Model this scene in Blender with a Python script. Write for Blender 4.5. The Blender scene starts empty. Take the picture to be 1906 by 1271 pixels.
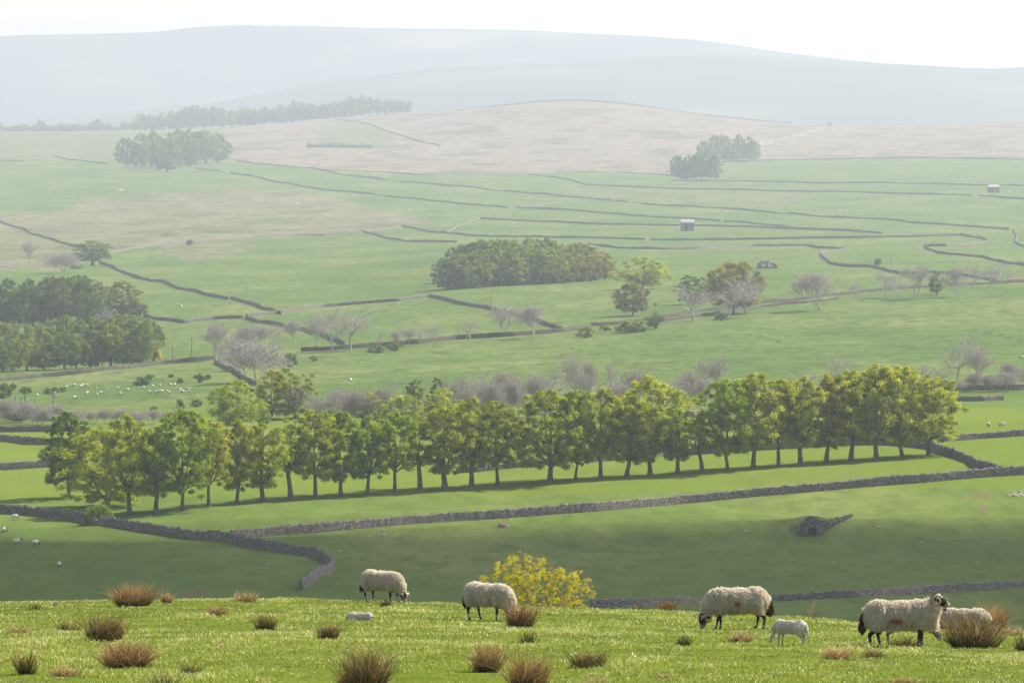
import bpy, math, random
import numpy as np
from mathutils import Vector, Matrix
R = math.radians
scene = bpy.context.scene
COL = scene.collection
# ---------------------------------------------------------------- camera
CAMZ = 100.0
F = 9530.0            # focal length in photograph pixels
CX, HY = 953.0, 150.0  # column straight ahead, row of eye level
cam_d = bpy.data.cameras.new('camera')
cam_d.sensor_width = 36.0
cam_d.lens = F / 1906.0 * 36.0
cam_d.shift_y = (HY - 635.5) / 1906.0
cam_d.clip_start = 1.0
cam_d.clip_end = 60000.0
cam = bpy.data.objects.new('camera', cam_d)
cam.location = (0, 0, CAMZ)
cam.rotation_euler = (R(90), 0, 0)
COL.objects.link(cam)
scene.camera = cam
# ---------------------------------------------------------------- light
SUN_EL, SUN_AZ = 43.0, 53.0     # azimuth clockwise from +Y
world = bpy.data.worlds.new('World')
scene.world = world
world.use_nodes = True
wn = world.node_tree
wn.nodes.clear()
VEIL = 7.0
sky = wn.nodes.new('ShaderNodeTexSky')
sky.sky_type = 'NISHITA'
sky.sun_disc = False
sky.sun_elevation = R(SUN_EL)
sky.sun_rotation = R(SUN_AZ)
sky.air_density = 1.0
sky.dust_density = 3.5
sky.ozone_density = 1.0
bg = wn.nodes.new('ShaderNodeBackground')
bg.inputs['Strength'].default_value = 0.10
wo = wn.nodes.new('ShaderNodeOutputWorld')
# bright white veil of summer haze low on the horizon, fading upwards
_tc = wn.nodes.new('ShaderNodeTexCoord'); _sx = wn.nodes.new('ShaderNodeSeparateXYZ'); wn.links.new(_tc.outputs['Generated'], _sx.inputs[0])
_mr = wn.nodes.new('ShaderNodeMapRange'); wn.links.new(_sx.outputs['Z'], _mr.inputs['Value'])
_mr.inputs['From Min'].default_value = 0.30; _mr.inputs['From Max'].default_value = 0.02; _mr.interpolation_type = 'SMOOTHSTEP'
_mx = wn.nodes.new('ShaderNodeMix'); _mx.data_type = 'RGBA'; wn.links.new(_mr.outputs[0], _mx.inputs[0]); wn.links.new(sky.outputs[0], _mx.inputs[6])
_mx.inputs[7].default_value = (VEIL * 1.12, VEIL * .93, VEIL * .78, 1)
wn.links.new(_mx.outputs[2], bg.inputs['Color'])
wn.links.new(bg.outputs[0], wo.inputs['Surface'])
sl = bpy.data.lights.new('sun', 'SUN')
sl.energy = 5.0
sl.angle = R(0.6)
sl.color = (1.0, 0.93, 0.82)
so = bpy.data.objects.new('sun', sl)
SUNV = Vector((math.sin(R(SUN_AZ)) * math.cos(R(SUN_EL)), math.cos(R(SUN_AZ)) * math.cos(R(SUN_EL)), math.sin(R(SUN_EL))))
so.rotation_euler = SUNV.to_track_quat('Z', 'Y').to_euler()
so.location = (60, 100, 300)
COL.objects.link(so)
vs = scene.view_settings
vs.view_transform = 'Standard'
vs.look = 'None'
vs.exposure = 0.73
vs.gamma = 1.0
cy = scene.cycles
cy.max_bounces = 8
cy.diffuse_bounces = 5
cy.glossy_bounces = 1
cy.transmission_bounces = 5
cy.volume_bounces = 1
cy.transparent_max_bounces = 12
cy.use_denoising = True
cy.sample_clamp_indirect = 4.0
cy.caustics_reflective = False
cy.caustics_refractive = False
# ---------------------------------------------------------------- helpers
def link(o, parent=None):
    COL.objects.link(o)
    if parent is not None: o.parent = parent
    return o
def tag(o, label=None, cat=None, group=None, kind=None):
    if label: o['label'] = label
    if cat: o['category'] = cat
    if group: o['group'] = group
    if kind: o['kind'] = kind
    return o
def mesh_np(name, V, Fc, mats=(), mi=None, smooth=False, attrs=None):
    """V (n,3), Fc (m,k) k=3 or 4 -> mesh data"""
    V = np.asarray(V, np.float32); Fc = np.asarray(Fc, np.int32)
    me = bpy.data.meshes.new(name)
    me.vertices.add(len(V)); me.vertices.foreach_set('co', V.ravel())
    k = Fc.shape[1]
    me.loops.add(Fc.size); me.loops.foreach_set('vertex_index', Fc.ravel())
    me.polygons.add(len(Fc))
    me.polygons.foreach_set('loop_start', np.arange(0, Fc.size, k, dtype=np.int32))
    me.polygons.foreach_set('loop_total', np.full(len(Fc), k, np.int32))
    if mi is not None: me.polygons.foreach_set('material_index', np.asarray(mi, np.int32))
    me.polygons.foreach_set('use_smooth', np.full(len(Fc), smooth, bool))
    for m in mats: me.materials.append(m)
    if attrs:
        for an, av in attrs.items():
            a = me.attributes.new(an, 'FLOAT', 'POINT')
            a.data.foreach_set('value', np.asarray(av, np.float32))
    me.update(calc_edges=True)
    return me
def obj(name, me, parent=None, loc=(0, 0, 0), rz=0.0, s=1.0):
    o = bpy.data.objects.new(name, me)
    o.location = loc; o.rotation_euler = (0, 0, rz)
    o.scale = (s, s, s) if isinstance(s, (int, float)) else s
    return link(o, parent)
def empty(name, loc, rz=0.0, s=1.0):
    return obj(name, None, None, loc, rz, s)
class MB:
    """collects tubes, boxes and faces for ONE mesh"""
    def __init__(self): self.v = []; self.f = []; self.n = 0
    def add(self, V, Fc):
        V = np.asarray(V, float); Fc = np.asarray(Fc, int)
        if Fc.shape[1] == 3: Fc = np.hstack([Fc, Fc[:, 2:3]])
        self.v.append(V); self.f.append(Fc + self.n); self.n += len(V)
    def tube(self, P, Rr, k=6, cap=True):
        P = np.asarray(P, float); m = len(P)
        Rr = np.broadcast_to(np.asarray(Rr, float), (m,))
        T = np.gradient(P, axis=0); T /= np.linalg.norm(T, axis=1)[:, None] + 1e-9
        ref = np.array([0., 0, 1]) if abs(T[0][2]) < .9 else np.array([1., 0, 0])
        A = np.cross(T, ref); A /= np.linalg.norm(A, axis=1)[:, None] + 1e-9
        B = np.cross(T, A)
        th = np.arange(k) * 2 * np.pi / k
        V = (P[:, None] + Rr[:, None, None] * (np.cos(th)[None, :, None] * A[:, None] + np.sin(th)[None, :, None] * B[:, None])).reshape(-1, 3)
        i = np.arange(m - 1)[:, None] * k; j = np.arange(k)[None]; j2 = (j + 1) % k
        Fc = np.stack([i + j, i + j2, i + k + j2, i + k + j], -1).reshape(-1, 4)
        self.add(V, Fc)
        if cap:
            for b in (0, (m - 1) * k):
                c = V[b:b + k].mean(0); self.add(np.vstack([V[b:b + k], c]), [[q, (q + 1) % k, k] for q in range(k)])
    def box(self, c, s, rz=0.0, jit=0.0, rng=None):
        V = np.array([[x, y, z] for x in (-.5, .5) for y in (-.5, .5) for z in (-.5, .5)]) * np.asarray(s, float)
        if jit: V = V + rng.normal(0, jit, V.shape)
        cr, sr = math.cos(rz), math.sin(rz)
        V = np.stack([V[:, 0] * cr - V[:, 1] * sr, V[:, 0] * sr + V[:, 1] * cr, V[:, 2]], 1) + np.asarray(c, float)
        self.add(V, [[0, 1, 3, 2], [4, 6, 7, 5], [0, 4, 5, 1], [2, 3, 7, 6], [0, 2, 6, 4], [1, 5, 7, 3]])
    def me(self, name, mats, smooth=False):
        V = np.vstack(self.v); Fc = np.vstack(self.f)
        tri = Fc[:, 2] == Fc[:, 3]
        if tri.all(): return mesh_np(name, V, Fc[:, :3], mats, smooth=smooth)
        if tri.any():
            q = Fc[~tri]; Fc = np.vstack([Fc[tri][:, :3], q[:, [0, 1, 2]], q[:, [0, 2, 3]]])
        return mesh_np(name, V, Fc, mats, smooth=smooth)
def vnoise(x, y, seed=0):
    """smooth value noise, -1..1"""
    x = np.asarray(x, float); y = np.asarray(y, float)
    xi = np.floor(x).astype(np.int64); yi = np.floor(y).astype(np.int64)
    fx = x - xi; fy = y - yi
    fx = fx * fx * fx * (fx * (fx * 6 - 15) + 10); fy = fy * fy * fy * (fy * (fy * 6 - 15) + 10)
    def h(a, b):
        n = (a * 374761393 + b * 668265263 + seed * 1442695041) & 0x7fffffff
        n = ((n ^ (n >> 13)) * 1274126177) & 0x7fffffff
        n = (n ^ (n >> 16)) & 0xffff
        return n / 32767.5 - 1.0
    a = h(xi, yi); b = h(xi + 1, yi); c = h(xi, yi + 1); d = h(xi + 1, yi + 1)
    return (a * (1 - fx) + b * fx) * (1 - fy) + (c * (1 - fx) + d * fx) * fy
def fbm(x, y, seed=0, o=4):
    s = 0; a = 1.0
    for i in range(o): s = s + a * vnoise(x * 2 ** i, y * 2 ** i, seed + i * 17); a *= .5
    return s
# ---------------------------------------------------------------- materials
def new_mat(name):
    m = bpy.data.materials.new(name); m.use_nodes = True
    nt = m.node_tree; nt.nodes.clear()
    out = nt.nodes.new('ShaderNodeOutputMaterial')
    return m, nt, out
def N(nt, t, **kw):
    n = nt.nodes.new(t)
    for k, v in kw.items():
        if k in n.inputs: n.inputs[k].default_value = v
        else: setattr(n, k, v)
    return n
def noise(nt, scale, detail=3.0, coord=None, rough=.55):
    n = N(nt, 'ShaderNodeTexNoise'); n.inputs['Scale'].default_value = scale
    n.inputs['Detail'].default_value = detail; n.inputs['Roughness'].default_value = rough
    if coord is not None: nt.links.new(coord, n.inputs['Vector'])
    return n
def ramp(nt, fac, stops):
    r = N(nt, 'ShaderNodeValToRGB'); cr = r.color_ramp
    while len(cr.elements) < len(stops): cr.elements.new(.5)
    for e, (p, c) in zip(cr.elements, stops):
        e.position = p; e.color = (*c, 1)
    nt.links.new(fac, r.inputs[0]); return r
def mixc(nt, fac, a, b, mode='MIX'):
    m = N(nt, 'ShaderNodeMix'); m.data_type = 'RGBA'; m.blend_type = mode
    for s, v in ((0, fac), (6, a), (7, b)):
        if hasattr(v, 'links') or isinstance(v, bpy.types.NodeSocket): nt.links.new(v, m.inputs[s])
        elif s == 0: m.inputs[0].default_value = v
        else: m.inputs[s].default_value = (*v, 1)
    return m.outputs[2]
def math_n(nt, op, a, b=None, clamp=False):
    m = N(nt, 'ShaderNodeMath'); m.operation = op; m.use_clamp = clamp
    for i, v in enumerate((a, b)):
        if v is None: continue
        if isinstance(v, bpy.types.NodeSocket): nt.links.new(v, m.inputs[i])
        else: m.inputs[i].default_value = v
    return m.outputs[0]
def simple(name, col, rough=.9, var=None, scale=4.0, spec=.2, coord='Object', bump=0.0, bscale=None):
    m, nt, out = new_mat(name)
    b = N(nt, 'ShaderNodeBsdfPrincipled'); b.inputs['Roughness'].default_value = rough
    b.inputs['Specular IOR Level'].default_value = spec
    nt.links.new(b.outputs[0], out.inputs[0])
    tc = N(nt, 'ShaderNodeTexCoord')
    if var:
        n = noise(nt, scale, 4, tc.outputs[coord])
        r = ramp(nt, n.outputs[0], [(.3, col), (.7, var)])
        nt.links.new(r.outputs[0], b.inputs['Base Color'])
    else: b.inputs['Base Color'].default_value = (*col, 1)
    if bump:
        n2 = noise(nt, bscale or scale * 3, 4, tc.outputs[coord])
        bp = N(nt, 'ShaderNodeBump'); bp.inputs['Strength'].default_value = bump; bp.inputs['Distance'].default_value = .1
        nt.links.new(n2.outputs[0], bp.inputs['Height']); nt.links.new(bp.outputs[0], b.inputs['Normal'])
    return m
def leafy(name, c1, c2, trans=.45, use_obj=True, scale=.35, tint=(1, 1, 1)):
    """foliage: diffuse + translucent; object colour tints, clump-scale noise varies"""
    m, nt, out = new_mat(name)
    d = N(nt, 'ShaderNodeBsdfDiffuse'); t = N(nt, 'ShaderNodeBsdfTranslucent'); mx = N(nt, 'ShaderNodeMixShader')
    mx.inputs[0].default_value = trans
    geo = N(nt, 'ShaderNodeTexCoord')
    n = noise(nt, scale, 3, geo.outputs['Object'])
    c = ramp(nt, n.outputs[0], [(.32, c1), (.68, c2)]).outputs[0]
    if use_obj:
        oi = N(nt, 'ShaderNodeObjectInfo')
        c = mixc(nt, 1.0, c, oi.outputs['Color'], 'MULTIPLY')
    nt.links.new(c, d.inputs[0])
    ct = mixc(nt, 1.0, c, tint, 'MULTIPLY'); nt.links.new(ct, t.inputs[0])
    nt.links.new(d.outputs[0], mx.inputs[1]); nt.links.new(t.outputs[0], mx.inputs[2]); nt.links.new(mx.outputs[0], out.inputs[0])
    return m
# ================================================================ terrain
UC = np.array([-600, 0, 480, 953, 1430, 1906, 2500.])
TAB = [  # distance : row at columns 0, 480, 953, 1430, 1906
 (20, 2100, 2100, 2100, 2100, 2100), (45, 1405, 1400, 1400, 1400, 1400), (63, 1273, 1272, 1271, 1271, 1271), (79, 1209, 1205, 1206, 1210, 1214),
 (95, 1164, 1161, 1167, 1176, 1187), (110, 1136, 1134, 1143, 1156, 1178), (128, 1121, 1118, 1129, 1147, 1184),
 (142, 1124, 1121, 1132, 1155, 1212), (160, 1145, 1142, 1155, 1190, 1260), (200, 1250, 1250, 1255, 1285, 1340),
 (300, 1420, 1420, 1420, 1420, 1430), (450, 1330, 1330, 1330, 1330, 1335), (600, 1215, 1215, 1215, 1222, 1235),
 (680, 1130, 1130, 1130, 1138, 1145), (740, 1052, 1054, 1062, 1066, 1080), (790, 990, 990, 1000, 1008, 1020),
 (840, 945, 940, 937, 935, 932), (890, 908, 898, 888, 870, 862), (1000, 842, 828, 816, 802, 792), (1150, 790, 772, 758, 749, 743),
 (1300, 750, 728, 712, 706, 700), (1500, 694, 672, 655, 640, 632), (1700, 640, 622, 595, 580, 572), (1850, 592, 577, 547, 536, 530),
 (2000, 547, 541, 508, 508, 504), (2200, 505, 502, 480, 480, 476), (2600, 440, 437, 430, 425, 422), (3000, 378, 374, 370, 366, 360),
 (3400, 322, 322, 326, 322, 314), (3800, 290, 290, 293, 293, 288)]
def WD(D):
    D = np.asarray(D, float); t = np.clip((D - 1000) / 3000, 0, 1); t = t * t * (3 - 2 * t)
    return D * (1 + .68 * t)
def lst(u, P):
    P = np.array(P, float); return np.interp(u, P[:, 0], P[:, 1])
CREST = [(-600, 250), (0, 247), (250, 244), (380, 240), (480, 233), (600, 222), (770, 209), (860, 204), (953, 196), (1010, 189), (1060, 187), (1110, 188), (1160, 193), (1300, 212),
         (1430, 227), (1530, 234), (1700, 231), (1906, 226), (2500, 222)]
HILL_A = [(-600, 240), (0, 232), (400, 190), (600, 152), (800, 127), (953, 117), (1100, 108), (1200, 101), (1300, 98), (1400, 100), (1500, 108), (1600, 115), (1700, 120), (1800, 126), (1870, 127), (1906, 123), (2100, 112), (2500, 100)]
HILL_B = [(-600, 85), (0, 68), (60, 65), (150, 64), (300, 60), (345, 52), (430, 48), (600, 49), (640, 52), (800, 54), (953, 56), (1100, 63), (1220, 69), (1300, 75), (1380, 86), (1440, 96), (1560, 110), (1800, 135), (2500, 150)]
def pchip(x, Y, xq):
    h = np.diff(x)[:, None]; d = np.diff(Y, axis=0) / h
    m = np.zeros_like(Y)
    w1 = 2 * h[1:] + h[:-1]; w2 = h[1:] + 2 * h[:-1]
    ok = d[:-1] * d[1:] > 0
    with np.errstate(all='ignore'):
        mm = (w1 + w2) / (w1 / d[:-1] + w2 / d[1:])
    m[1:-1] = np.where(ok, mm, 0); m[0] = d[0]; m[-1] = d[-1]
    i = np.clip(np.searchsorted(x, xq) - 1, 0, len(x) - 2)
    t = ((xq - x[i]) / (x[i + 1] - x[i]))[:, None]; hh = h[i]
    return ((1 + 2 * t) * (1 - t) ** 2 * Y[i] + t * (1 - t) ** 2 * hh * m[i] + t * t * (3 - 2 * t) * Y[i + 1] + t * t * (t - 1) * hh * m[i + 1])
GU = np.arange(-2600, 4601, 10.0)
LD0, LD1, ND = math.log(18.0), math.log(20700.0), 2200
GL = np.linspace(LD0, LD1, ND)
def _rows():
    ds = [r[0] for r in TAB]; rows = []
    uc = np.clip(GU, -600, 2500)
    for r in TAB:
        y = np.array([r[1], *r[1:], r[5]], float)
        # smooth interpolation across columns
        rows.append(pchip(UC, y[:, None], uc)[:, 0])
    def sm(a, n=5):
        k = np.ones(n) / n; return np.convolve(np.pad(a, n // 2, 'edge'), k, 'valid')
    cr, ha, hb = (sm(lst(GU, p), 7) for p in (CREST, HILL_A, HILL_B))
    flat = np.full_like(GU, 264.0)
    rows += [flat * .8 + cr * .2 , cr, cr + 10, cr + 160, np.full_like(GU, 275.), ha, ha + 45, ha + 80, hb, hb + 30]
    ds = list(WD(ds)) + [7200, 8500, 8850, 9900] + [11000, 14000, 14500, 15000, 16500, 20700]
    return np.log(np.array(ds, float)), np.array(rows)
_x, _Y = _rows()
ROWS = pchip(_x, _Y, GL)              # (ND, nu)
def smst(a, b, x):
    t = np.clip((x - a) / (b - a), 0, 1); return t * t * (3 - 2 * t)
def row_at(u, D):
    fu = np.clip((u - GU[0]) / 10.0, 0, len(GU) - 1.001); iu = fu.astype(int); fu = fu - iu
    fd = np.clip((np.log(np.maximum(D, 19)) - LD0) / (LD1 - LD0) * (ND - 1), 0, ND - 1.001); idd = fd.astype(int); fd = fd - idd
    return (ROWS[idd, iu] * (1 - fd) * (1 - fu) + ROWS[idd + 1, iu] * fd * (1 - fu) + ROWS[idd, iu + 1] * (1 - fd) * fu + ROWS[idd + 1, iu + 1] * fd * fu)
KILN = None
def gz(X, Y):
    """ground height"""
    X = np.asarray(X, float); Y = np.maximum(np.asarray(Y, float), 20.0)
    u = CX + F * X / Y
    z = CAMZ - (row_at(u, Y) - HY) / F * Y
    z = z + smst(20, 60, Y) * (1 - smst(150, 300, Y)) * (0.035 * fbm(X / 1.7, Y / 2.6, 3, 3) + .05 * vnoise(X / 6, Y / 9, 5))
    mid = smst(500, 700, Y) * (1 - smst(8700, 9900, Y))
    z = z + mid * (0.55 * vnoise(X / 55 + Y / 300, Y / 42, 11) + .22 * vnoise(X / 21, Y / 17, 12)) 
    z = z + mid * .9 * smst(1450, 3000, Y) * vnoise(X / 120, Y / 110, 13)
    near = smst(600, 690, Y) * (1 - smst(800, 850, Y))
    # terraces (lynchets) on the near slope
    ph = (Y - 0.28 * X + 14 * vnoise(X / 60, Y / 90, 21)) / 31.0
    saw = ph - np.floor(ph); step = saw - smst(0.72, 1.0, saw)
    z = z + near * 1.9 * step * (.6 + .4 * vnoise(X / 45, Y / 45, 23))
    if KILN is not None:   # knoll of turf the lime kiln is dug into
        z = z + 1.7 * np.exp(-((X - KILN[0] - .4) / 4.6) ** 2) * smst(KILN[1] + .2, KILN[1] + 2.0, Y) * (1 - smst(KILN[1] + 5, KILN[1] + 15, Y))
        z = z - .5 * np.exp(-((X - KILN[0] + .8) / 4.5) ** 2 - ((Y - KILN[1] + 4) / 4.0) ** 2)
    return z
def at(px, py, dmin=None, dmax=None):
    """world point on the ground seen at photograph pixel (px, py)"""
    if dmin is None: dmin = 560 if py < 1112 else 40
    if dmax is None: dmax = 8650 if py > 160 else 16500
    if dmin < 500: dmax = min(dmax, 160)
    D = np.exp(np.linspace(math.log(dmin), math.log(dmax), 1400))
    k = (px - CX) / F; zl = CAMZ - (py - HY) / F * D
    g = gz(D * k, D) - zl
    idx = np.nonzero(g > 0)[0]
    if len(idx) == 0: i = int(np.argmax(g)); return Vector((D[i] * k, D[i], float(gz(D[i] * k, D[i]))))
    i = idx[0]
    if i == 0: d = D[0]
    else: d = D[i - 1] + (D[i] - D[i - 1]) * (-g[i - 1]) / (g[i] - g[i - 1] + 1e-12)
    return Vector((d * k, d, float(gz(d * k, d))))
def inpoly(u, v, P):
    P = np.array(P, float); c = np.zeros(u.shape, bool); n = len(P); j = n - 1
    for i in range(n):
        x1, y1 = P[i]; x2, y2 = P[j]
        if y1 != y2:
            c ^= ((y1 > v) != (y2 > v)) & (u < (x2 - x1) * (v - y1) / (y2 - y1) + x1)
        j = i
    return c
_k = at(1511, 993); KILN = (_k.x, _k.y)
# ---- ground material
def ground_mat():
    m, nt, out = new_mat('pasture')
    b = N(nt, 'ShaderNodeBsdfPrincipled'); b.inputs['Roughness'].default_value = 1.0
    b.inputs['Specular IOR Level'].default_value = 0.0
    b.inputs['Sheen Weight'].default_value = 0.0
    nt.links.new(b.outputs[0], out.inputs[0])
    g = N(nt, 'ShaderNodeNewGeometry'); P = g.outputs['Position']
    def attr(n):
        a = N(nt, 'ShaderNodeAttribute'); a.attribute_name = n; return a.outputs['Fac']
    def mapped(s):
        mp = N(nt, 'ShaderNodeMapping'); mp.inputs['Scale'].default_value = s; nt.links.new(P, mp.inputs[0]); return mp.outputs[0]
    big = noise(nt, 1.0, 6, mapped((.014, .0065, .01)), .68)
    fine = noise(nt, 1.0, 5, mapped((.25, .10, .25)), .65)
    vf = noise(nt, 1.0, 3, mapped((2.2, 1.2, 2.0)), .6)
    grass = ramp(nt, big.outputs[0], [(.33, (.090, .155, .044)), (.5, (.145, .208, .056)), (.64, (.225, .255, .09))]).outputs[0]
    grass = mixc(nt, ramp(nt, fine.outputs[0], [(.42, (0, 0, 0)), (.68, (.85, .85, .85))]).outputs[0], grass, (.055, .100, .022))
    # lush near meadow
    grass = mixc(nt, attr('lush'), grass, mixc(nt, fine.outputs[0], (.115, .195, .014), (.245, .290, .026)))
    # dry grass, moor
    mn = noise(nt, 1.0, 8, mapped((.011, .0035, .03)), .72)
    moor = ramp(nt, mn.outputs[0], [(.34, (.11, .13, .065)), (.44, (.19, .15, .11)), (.50, (.33, .255, .205)), (.57, (.22, .165, .14)), (.66, (.13, .10, .085))]).outputs[0]
    mw = attr('moor')
    edge = noise(nt, 1.0, 5, mapped((.02, .012, .02)), .7)
    mw2 = math_n(nt, 'MULTIPLY', mw, math_n(nt, 'ADD', math_n(nt, 'MULTIPLY', edge.outputs[0], 1.6), .25), True)
    grass = mixc(nt, mw2, grass, moor)
    # rough dark patches
    rn = ramp(nt, noise(nt, 1.0, 6, mapped((.09, .035, .09)), .7).outputs[0], [(.52, (0, 0, 0)), (.62, (1, 1, 1))]).outputs[0]
    rw = math_n(nt, 'MULTIPLY', rn, attr('rough'), True)
    grass = mixc(nt, math_n(nt, 'MULTIPLY', rw, .55), grass, (.07, .085, .035))
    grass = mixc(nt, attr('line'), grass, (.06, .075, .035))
    grass = mixc(nt, attr('soil'), grass, mixc(nt, vf.outputs[0], (.16, .09, .06), (.27, .17, .13)))
    grass = mixc(nt, attr('track'), grass, (.42, .40, .36))
    # far hills: heather and bleached grass
    fh = ramp(nt, noise(nt, 1.0, 4, mapped((.0016, .0012, .004)), .6).outputs[0], [(.35, (.05, .06, .05)), (.55, (.10, .11, .07)), (.66, (.22, .2, .14))]).outputs[0]
    grass = mixc(nt, attr('far'), grass, fh)
    grass = mixc(nt, attr('turfy'), grass, mixc(nt, vf.outputs[0], (.075, .115, .014), (.19, .23, .035)))
    grass = mixc(nt, math_n(nt, 'MULTIPLY', vf.outputs[0], .45), grass, (.03, .06, .012))
    nt.links.new(grass, b.inputs['Base Color'])
    bp = N(nt, 'ShaderNodeBump'); bp.inputs['Strength'].default_value = .5; bp.inputs['Distance'].default_value = .35
    hs = math_n(nt, 'ADD', fine.outputs[0], math_n(nt, 'MULTIPLY', vf.outputs[0], .4))
    nt.links.new(hs, bp.inputs['Height']); nt.links.new(bp.outputs[0], b.inputs['Normal'])
    return m
MOOR = [([(430, 236), (600, 220), (1060, 180), (1530, 230), (1906, 224), (2500, 222), (2500, 290), (1906, 292), (1600, 293), (1420, 297), (1340, 300), (1300, 318), (1250, 326), (1100, 318), (953, 324), (820, 328), (700, 320), (590, 315), (440, 299), (425, 270)], 1.0),
        ([(-600, 244), (0, 244), (380, 238), (430, 236), (425, 270), (440, 299), (240, 300), (-600, 299)], .35),
        ([(90, 395), (200, 365), (450, 350), (560, 356), (640, 375), (760, 400), (840, 425), (760, 420), (600, 436), (450, 444), (300, 455), (200, 468), (145, 460), (50, 425), (-600, 408), (-600, 398)], .55),
        ([(300, 458), (450, 447), (480, 452), (420, 480), (340, 486), (300, 472)], .4),
        ([(0, 415), (50, 430), (145, 462), (140, 500), (0, 505), (-300, 500)], .4),
        ([(1060, 348), (1350, 356), (1530, 362), (1480, 380), (1350, 382), (1150, 366), (1030, 360)], .33)]
ROUGHP = [(-600, 640), (0, 700), (160, 692), (240, 684), (300, 680), (470, 700), (600, 655), (760, 645), (850, 636), (1045, 622), (1240, 596), (1420, 568), (1906, 535), (2500, 520), (2500, 730), (1740, 735), (600, 760), (0, 790), (-600, 790)]
def build_ground():
    # rows follow equal steps of view angle where the ground is seen, plus the hidden parts
    us = np.concatenate([np.linspace(-2600, -120, 60), np.linspace(-110, 2016, 660), np.linspace(2030, 4600, 60)])
    cum = [0.0]; c = ROWS[:, 355] * .5 + ROWS[:, 300] * .25 + ROWS[:, 420] * .25
    g = np.abs(np.diff(c)) / 2.0
    g = np.where(GL[1:] < math.log(170), g * 1.6, g)
    g = np.where((GL[1:] > math.log(170)) & (GL[1:] < math.log(560)), g * .15, g)
    g = g + 0.25
    cum = np.concatenate([[0], np.cumsum(g)])
    n = 780
    Ds = np.exp(np.interp(np.linspace(0, cum[-1], n), cum, GL))
    UU, DD = np.meshgrid(us, Ds)
    X = (UU - CX) / F * DD; Z = gz(X, DD)
    V = np.stack([X, DD, Z], -1).reshape(-1, 3)
    nu = len(us)
    i = np.arange(n - 1)[:, None] * nu; j = np.arange(nu - 1)[None]
    Fc = np.stack([i + j, i + j + 1, i + nu + j + 1, i + nu + j], -1).reshape(-1, 4)
    u = UU.ravel(); D = DD.ravel(); v = HY + (CAMZ - V[:, 2]) / D * F
    vis = (D > 560) & (D < 8700)
    moor = np.zeros(len(u))
    jx = u + 16 * vnoise(u / 40, v / 9, 31) + 6 * vnoise(u / 11, v / 4, 33); jv = v + 3.0 * vnoise(u / 45, v / 12, 32) + 1.5 * vnoise(u / 12, v / 5, 34)
    for P, w in MOOR:
        moor = np.where(inpoly(jx, jv, P) & vis, np.maximum(moor, w), moor)
    # greener bowl in the moor
    bowl = inpoly(jx, jv, [(600, 240), (640, 225), (690, 232), (740, 252), (700, 275), (600, 272)]) & vis
    moor = np.where(bowl, .35, moor)
    turfy = np.where(D < 300, 1.0, 0.0)
    lush = np.where(D < 300, .5, 0.0) + smst(560, 700, D) * (1 - smst(1100, 1350, D)) * .3
    lush = np.where((D > 860) & (D < 1100), .65, lush)
    rough = np.where(inpoly(u, v, ROUGHP) & vis, .9, .28) + np.where(moor > .3, .6, 0)
    rough = np.where(D < 500, 0.2, rough)
    soil = np.zeros(len(u)); line = np.zeros(len(u))
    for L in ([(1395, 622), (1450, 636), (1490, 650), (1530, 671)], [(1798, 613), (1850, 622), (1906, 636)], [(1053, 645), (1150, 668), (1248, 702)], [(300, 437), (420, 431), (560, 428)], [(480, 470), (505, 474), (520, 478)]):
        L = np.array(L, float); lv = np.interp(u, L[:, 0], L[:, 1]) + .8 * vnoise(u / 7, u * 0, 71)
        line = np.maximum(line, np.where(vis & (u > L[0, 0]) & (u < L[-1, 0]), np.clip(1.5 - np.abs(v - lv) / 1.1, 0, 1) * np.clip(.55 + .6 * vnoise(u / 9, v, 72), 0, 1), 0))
    for (px, py, rx, ry) in [(660, 1052, 16, 3), (672, 1060, 4, 9), (497, 1086, 9, 1.6), (405, 1100, 13, 3), (360, 1104, 30, 2), (1480, 983, 24, 9), (345, 471, 22, 3), (1890, 518, 16, 6), (1225, 388, 0, 0), (1820, 922, 44, 5), (1835, 948, 24, 5), (1410, 939, 36, 2.5)]:
        if rx: soil = np.maximum(soil, np.where(vis, np.clip(1.6 - 1.6 * np.hypot((u - px) / rx, (v - py) / ry) + .5 * vnoise(u / 4, v / 2, 9), 0, .9), 0))
    track = np.zeros(len(u))
    tp = np.array([(1420, 268), (1440, 262), (1475, 255), (1510, 245), (1530, 237)], float)
    tv = np.interp(u, tp[:, 0], tp[:, 1]); track = np.where(vis & (u > 1412) & (u < 1535) & (np.abs(v - tv) < 1.3), .75, 0)
    far = smst(8900, 10500, D)
    return mesh_np('ground', V, Fc, [ground_mat()], smooth=True, attrs=dict(moor=moor, lush=lush, rough=rough, soil=soil, track=track, far=far, turfy=turfy, line=line))
ground = obj('ground', build_ground()); tag(ground, 'green pasture slopes, valley fields and tan moorland', None, None, 'structure')
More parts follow.
